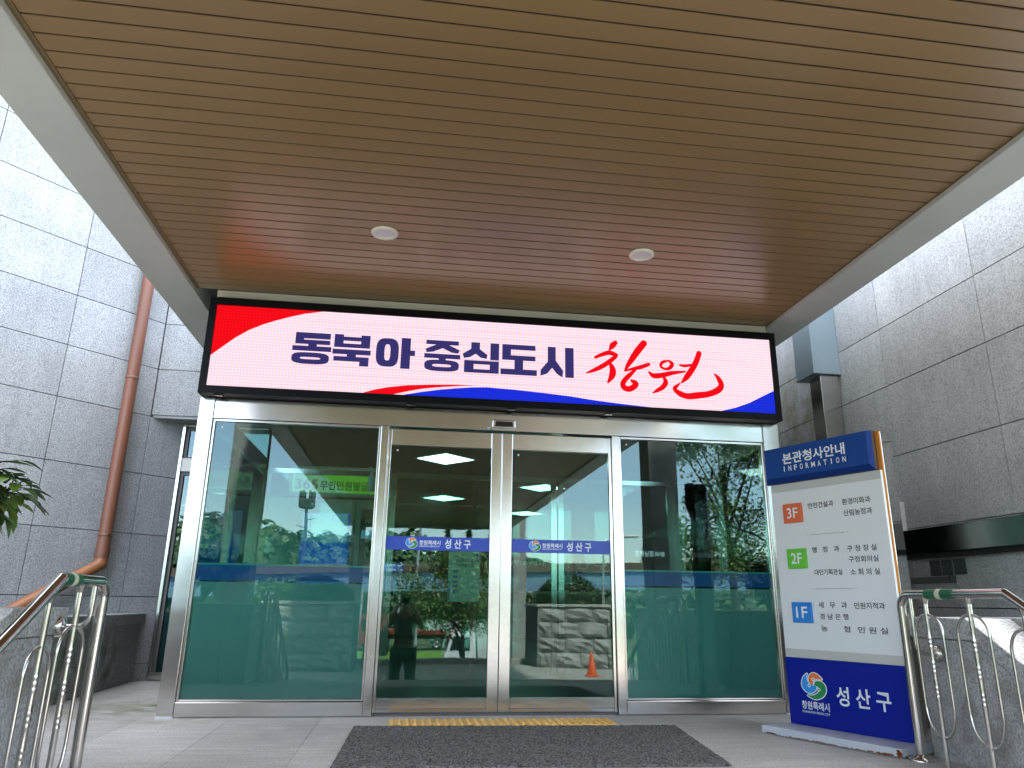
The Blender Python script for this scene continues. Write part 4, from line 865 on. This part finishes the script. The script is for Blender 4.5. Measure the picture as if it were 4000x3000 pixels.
# hedge dome and ashlar planters
def ashlar(label, x0, x1, y0, y1, dome=None):
    t = thing('stone_planter', label, 'planter', ((x0+x1)/2, y1, -.75)); mb = MB(); rr = random.Random(int(x0*10))
    z = -.75
    for k in range(4):
        x = x0-(.0 if k % 2 else .35)
        while x < x1:
            a, b = max(x, x0), min(x+.72, x1)
            if b-a > .08:
                n = 5; vs = []; fs = []
                for jj in range(n):
                    for ii in range(n):
                        ed = ii in (0, n-1) or jj in (0, n-1); vs.append((a+.008+(b-a-.016)*ii/(n-1), y1+(0 if ed else rr.uniform(.03, .11)), z+.008+(.36-.016)*jj/(n-1)))
                for jj in range(n-1):
                    for ii in range(n-1): fs.append((jj*n+ii+1, jj*n+ii, (jj+1)*n+ii, (jj+1)*n+ii+1))
                mb.add(vs, fs)
            x += .72
        z += .36
    mb.build('ashlar_face', 'rough_stone', t); MB().box(x0, x1, y0, y1-.002, -.75, .69).build('core', 'joint', t)
    MB().box(x0-.04, x1+.04, y0-.04, y1+.06, .692, .76).build('coping', 'cheek', t, bevel=.01)
    return t
ashlar('rough stone block planter wall beyond the steps on the left', -3.9, -1.85, -14.2, -12.2)
ashlar('rough stone block planter wall beyond the steps on the right', 2.6, 4.5, -15.2, -13.2)
def dome(label, c, rx, rz, seed, n=5200):
    rr = random.Random(seed); t = thing('clipped_bush', label, 'bush', c); mb = MB()
    for k in range(n):
        a = rr.uniform(0, 6.283); zz = rr.random(); v = Vector((math.cos(a)*math.sqrt(1-zz*zz), math.sin(a)*math.sqrt(1-zz*zz), zz)); q = rr.uniform(.86, 1.03); p = Vector(c)+Vector((v.x*rx*q, v.y*rx*q, v.z*rz*q)); d = Vector((rr.uniform(-1, 1), rr.uniform(-1, 1), rr.uniform(-1, 1))).normalized(); s = d.cross(v); s = s.normalized() if s.length > .01 else Vector((1, 0, 0)); L = .09
        mb.add([p, p+d*L*.5+s*L*.3, p+d*L, p+d*L*.5-s*L*.3], [(0, 1, 2, 3)], 0 if rr.random() < .8 else 1)
    mb.build('foliage', ['leaf_d', 'leaf'], t); MB().tube([c, (c[0], c[1], c[2]+rz*.8)], [.06, .03], 8).build('stem', 'bark', t)
dome('dark clipped round bush on the right block planter', (3.6, -14.2, .72), .85, .82, 61)
dome('wide clipped bush on the left block planter', (-2.9, -13.2, .72), .95, .6, 62)

# ------------------------------------------------------------------ far street
t = thing('overpass', 'pale blue girder overpass with a brown parapet beyond the street', 'bridge', (10, -60, 0))
mb = MB(); gi = MB(); N = 24
for k in range(N):
    x0, x1 = -45+k*4.6, -45+(k+1)*4.6; zt = lambda x: 4.0+.022*(x+2)-.0002*(x-15)**2
    for m_, za, zb_, y0, y1 in ((mb, -.72, .02, -60.6, -60), (gi, -2.45, -.75, -60.9, -60.3)):
        A_, B_ = zt(x0), zt(x1); m_.add([(x0, y0, A_+za), (x1, y0, B_+za), (x1, y1, B_+za), (x0, y1, A_+za), (x0, y0, A_+zb_), (x1, y0, B_+zb_), (x1, y1, B_+zb_), (x0, y1, A_+zb_)], [(0, 3, 2, 1), (4, 5, 6, 7), (0, 1, 5, 4), (1, 2, 6, 5), (2, 3, 7, 6), (3, 0, 4, 7)])
mb.build('parapet', 'parapet', t); gi.build('girder', 'girder', t)
for x in (-30, -5, 22, 48): MB().box(x-.7, x+.7, -61.5, -60.1, -3.2, 1.6).build('pier', 'concrete', t)
def wheel(parent, c, rad=.48, wd=.28):
    q = MB().lathe(c, [(rad*.55, -wd/2), (rad*.96, -wd/2), (rad, -wd/2+.04), (rad, wd/2-.04), (rad*.96, wd/2), (rad*.55, wd/2)], 24, axis='Y').build('wheel', 'tyre', parent)
    MB().lathe(c, [(.001, wd*.30), (rad*.3, wd*.42), (rad*.36, wd*.25), (rad*.56, wd*.46)], 20, axis='Y').build('rim', 'hub', q)
t = thing('truck', 'white box truck parked on the far street, facing left in the mirror image', 'truck', (4, -45.5, -3.7))
g0 = -3.72
cab = [(1.95, .55), (1.92, 1.15), (2.05, 1.35), (2.32, 2.42), (2.5, 2.55), (4.0, 2.6), (4.0, .55)]
MB().prism(cab, lambda a, b, q: (a, q, g0+b), -46.6, -44.5).build('cab', 'truck', t, fixn=True, bevel=.05)
MB().prism([(2.25, 1.45), (2.5, 2.3), (3.6, 2.3), (3.6, 1.45)], lambda a, b, q: (a, q, g0+b), -44.49, -44.46).build('side_glass', 'truck_glass', t, fixn=True)
MB().prism([(2.015, 1.42), (2.27, 2.32), (2.30, 2.32), (2.05, 1.42)], lambda a, b, q: (a, q, g0+b), -46.45, -44.65).build('windscreen', 'truck_glass', t, fixn=True)
MB().box(1.9, 2.4, -46.62, -44.48, g0+.35, g0+.62).build('bumper', 'truck', t, bevel=.04)
mb = MB(); mb.box(1.885, 1.90, -44.9, -44.62, g0+.42, g0+.54); mb.build('headlight', 'scr_w' if 0 else 'letter', t)
MB().box(4.1, 9.5, -46.65, -44.45, g0+.95, g0+3.1).build('cargo_box', 'load', t, bevel=.03)
MB().box(2.4, 9.4, -46.2, -44.9, g0+.55, g0+.9).build('chassis', 'tyre', t)
for x in (3.1, 7.2, 8.4):
    for y in (-44.65, -46.45): wheel(t, (x, y, g0+.48))
t = thing('flatbed_lorry', 'red flatbed lorry passing behind the white truck', 'lorry', (0, -58, -3)); g0 = -2.98
MB().box(-2.0, 7.5, -58.6, -56.4, g0+1.15, g0+1.5).build('bed', 'red_paint', t, bevel=.03); MB().box(-2, 7.5, -58.1, -56.9, g0+.8, g0+1.14).build('chassis', 'tyre', t); MB().box(1, 7.2, -58.5, -56.5, g0+1.5, g0+2.3).build('cargo', 'load', t, bevel=.05)
MB().prism([(-4.3, .5), (-4.3, 1.4), (-4.0, 2.6), (-2.2, 2.7), (-2.2, .5)], lambda a, b, q: (a, q, g0+b), -58.6, -56.4).build('cab', 'red_paint', t, fixn=True, bevel=.05)
MB().box(-4.0, -2.6, -56.395, -56.37, g0+1.5, g0+2.3).build('side_glass', 'truck_glass', t)
for x in (-3.4, 1.9, 3.1, 5.6):
    for y in (-56.6, -58.4): wheel(t, (x, y, g0+.5), .5)
def cone_(label, x, y, z, h):
    t = thing('traffic_cone', label, 'traffic cone', (x, y, z), 'traffic cones')
    MB().lathe((x, y, z), [(h*.24, .03), (h*.05, h), (.001, h)], 20).build('body', 'cone', t); MB().box(x-h*.3, x+h*.3, y-h*.3, y+h*.3, z+.001, z+.03).build('foot', 'cone', t, bevel=.01); MB().lathe((x, y, z), [(h*.17+.004, h*.35), (h*.12+.004, h*.58)], 20).build('reflective_band', 'letter', t)
cone_('orange traffic cone in front of the right block planter', 3.5, -11.3, -.75, .5)
cone_('orange traffic cone at the plaza edge near the kerb', -1.6, -13.7, -.75, .5)
for x, y, h, lb in ((-.05, -40, 9.2, 'grey street lamp behind the yellowing tree'), (-16, -44, 9.5, 'grey street lamp at the far left of the street'), (12, -42, 8.5, 'grey street lamp right of the white truck')):
    t = thing('street_lamp', lb, 'street lamp', (x, y, -3.7), 'street lamps'); MB().tube([(x, y, -3.72), (x, y, -3.72+h)], [.11, .07], 10).build('pole', 'pole', t)
    MB().tube([(x, y, -3.75+h), (x+.9, y, -3.5+h), (x+1.9, y, -3.45+h)], [.05, .045, .04], 8).build('arm', 'pole', t); MB().box(x+1.6, x+2.4, y-.12, y+.12, -3.52+h, -3.38+h).build('lamp_head', 'pole', t, bevel=.03)
t = thing('antenna_mast', 'tall dark antenna mast rising over the wood', 'mast', (-11, -70, -3))
MB().tube([(-11, -70, -3), (-11, -70, 10.6)], [.22, .14], 10).build('pole', 'plate', t); mb = MB()
for z in (9.6, 10.3): mb.lathe((-11, -70, z), [(.7, 0), (.74, .08), (.7, .16)], 16)
for k in range(6):
    a = k*1.047; mb.box(-11+.7*math.cos(a)-.12, -11+.7*math.cos(a)+.12, -70+.7*math.sin(a)-.1, -70+.7*math.sin(a)+.1, 9.7, 11.3)
mb.build('antenna_cluster', 'plate', t)
mb = MB()
for k in range(4): mb.tube([(-11, -70, 6+k*.8), (-11+(.9 if k % 2 else -.9), -70, 6.3+k*.8)], .04, 6)
mb.build('rung', 'plate', t)
t = thing('road_sign', 'blue road direction sign with white writing beside the overpass', 'road sign', (-1.7, -50, -3.6))
MB().box(-2.46, -1.0, -50, -49.94, 2.80, 3.46).build('panel', 'road_blue', t)
fr_ = lambda a, b, q: (a, -49.938+q, b)
mb = text_mb('국립창원대학교', (-1.55, -2.4, 3.18, 3.40), fr_, .02) ; text_mb('7km', (-1.06, -1.45, 3.2, 3.38), fr_, .02, mb=mb); text_mb('창원문성대학교', (-1.55, -2.4, 2.86, 3.08), fr_, .02, mb=mb); text_mb('6km', (-1.06, -1.45, 2.88, 3.06), fr_, .02, mb=mb); mb.build('lettering', 'letter', t)
MB().tube([(-1.2, -50.1, -3.6), (-1.2, -50.1, 3.6)], .08, 8).build('pole', 'pole', t)

# ------------------------------------------------------------------ the photographer, mirrored in the door
def skin_obj(name, pts, edges, rad, mat, parent, sub=2, root=0):
    me = bpy.data.meshes.new(name); b = bmesh.new(); lay = b.verts.layers.skin.verify(); vv = []
    for i, (p, rd) in enumerate(zip(pts, rad)):
        v = b.verts.new(p); v[lay].radius = (rd if isinstance(rd, tuple) else (rd, rd)); v[lay].use_root = (i == root); vv.append(v)
    for a, c in edges: b.edges.new((vv[a], vv[c]))
    b.to_mesh(me); b.free(); me.materials.append(M[mat]); o = bpy.data.objects.new(name, me); scene.collection.objects.link(o)
    s = o.modifiers.new('skin', 'SKIN'); s.use_smooth_shade = True; sb = o.modifiers.new('sub', 'SUBSURF'); sb.levels = sb.render_levels = sub
    o.parent = parent; o.location = -base_of(parent); return o
PX, PY, GZ = -.70, -6.12, -.75
t = thing('person', 'person in a grey shirt and black trousers holding up a phone, mirrored in glass', 'person', (PX, PY, GZ))
K = .915   # stature
P = lambda x, y, z: (PX+x, PY+y, GZ+z*(K if y < .3 else 1))
pts = [P(0, 0, .93), P(0, -.01, 1.12), P(0, 0, 1.30), P(0, .01, 1.42), P(0, .03, 1.49), P(0, .05, 1.60), P(0, .045, 1.68),
 P(.17, .0, 1.40), P(.30, .10, 1.22), P(.13, .33, 1.45), P(.09, .36, 1.51), P(-.17, 0, 1.40), P(-.30, .10, 1.22), P(-.13, .33, 1.45), P(-.09, .36, 1.51),
 P(.10, 0, .86), P(.12, .02, .48), P(.12, -.02, .09), P(.13, .12, .04), P(-.10, 0, .86), P(-.12, .02, .48), P(-.12, -.02, .09), P(-.13, .12, .04)]
ed = [(0, 1), (1, 2), (2, 3), (3, 4), (4, 5), (5, 6), (3, 7), (7, 8), (8, 9), (9, 10), (3, 11), (11, 12), (12, 13), (13, 14), (0, 15), (15, 16), (16, 17), (17, 18), (0, 19), (19, 20), (20, 21), (21, 22)]
rad = [(.16, .11), (.15, .105), (.17, .115), (.12, .09), .055, (.078, .095), (.07, .085), .062, .045, .03, .03, .062, .045, .03, .03, .095, .065, .045, .04, .095, .065, .045, .04]
body = skin_obj('body', pts, ed, rad, 'skin', t)
skin_obj('shirt', [P(0, 0, .95), P(0, -.01, 1.12), P(0, 0, 1.30), P(0, .01, 1.42), P(.17, 0, 1.405), P(.25, .06, 1.29), P(-.17, 0, 1.405), P(-.25, .06, 1.29)], [(0, 1), (1, 2), (2, 3), (3, 4), (4, 5), (3, 6), (6, 7)], [(.18, .13), (.17, .125), (.19, .135), (.135, .105), .082, .072, .082, .072], 'shirt', t)
skin_obj('trousers', [P(0, 0, .95), P(.10, 0, .86), P(.12, .02, .48), P(.12, -.02, .10), P(-.10, 0, .86), P(-.12, .02, .48), P(-.12, -.02, .10)], [(0, 1), (1, 2), (2, 3), (0, 4), (4, 5), (5, 6)], [(.175, .13), .115, .085, .075, .115, .085, .075], 'trouser', t)
skin_obj('hair', [P(0, .0, 1.63), P(0, .02, 1.72), P(0, .07, 1.735)], [(0, 1), (1, 2)], [(.085, .08), (.085, .09), (.07, .05)], 'hair', t)
mb = MB(); mb.lathe((PX, PY+.115, GZ+1.575*K), [(.001, .045), (.035, .035), (.058, .0), (.06, -.04)], 16, axis='Y'); mb.build('face_mask', 'mask', t)
for s in (-1, 1): MB().lathe((PX+s*.03, PY+.142, GZ+1.635*K), [(.001, .008), (.008, .006), (.011, 0)], 10, axis='Y').build('eye', 'plastic_black', t)
for s in (-1, 1):   # fingers and thumbs closed round the phone
    for k in range(4): skin_obj('finger', [P(s*.092, .365+.002*k, 1.495+.020*k), P(s*.082, .405, 1.497+.020*k), P(s*(.060-.004*abs(k-1)), .412, 1.499+.019*k)], [(0, 1), (1, 2)], [.009, .0085, .0075], 'skin', t, 1)
    skin_obj('thumb', [P(s*.085, .352, 1.485), P(s*.060, .362, 1.505), P(s*.035, .366, 1.525)], [(0, 1), (1, 2)], [.011, .010, .008], 'skin', t, 1)
for s in (-1, 1): MB().box(PX+s*.13-.045, PX+s*.13+.045, PY-.08, PY+.19, GZ, GZ+.08).build('shoe', 'shoe', t, bevel=.02)
t = thing('phone', 'black phone held up sideways by the mirrored person', 'phone', (PX, PY+.39, .78))
MB().box(PX-.08, PX+.08, PY+.378, PY+.388, .748, .822).build('case', 'plastic_black', t, bevel=.004)
t = thing('shoulder_bag', 'black shoulder bag hanging at the side of the mirrored person', 'bag', (PX-.33, PY, .1))
MB().box(PX-.46, PX-.22, PY-.12, PY+.1, .0, .36).build('body', 'bag', t, bevel=.05)
MB().tube([(PX-.40, PY, .34), (PX-.33, PY-.02, .55), (PX-.19, PY-.02, .69), (PX-.15, PY-.12, .60), (PX-.30, PY-.06, .34)], .014, 8).build('strap', 'bag', t)
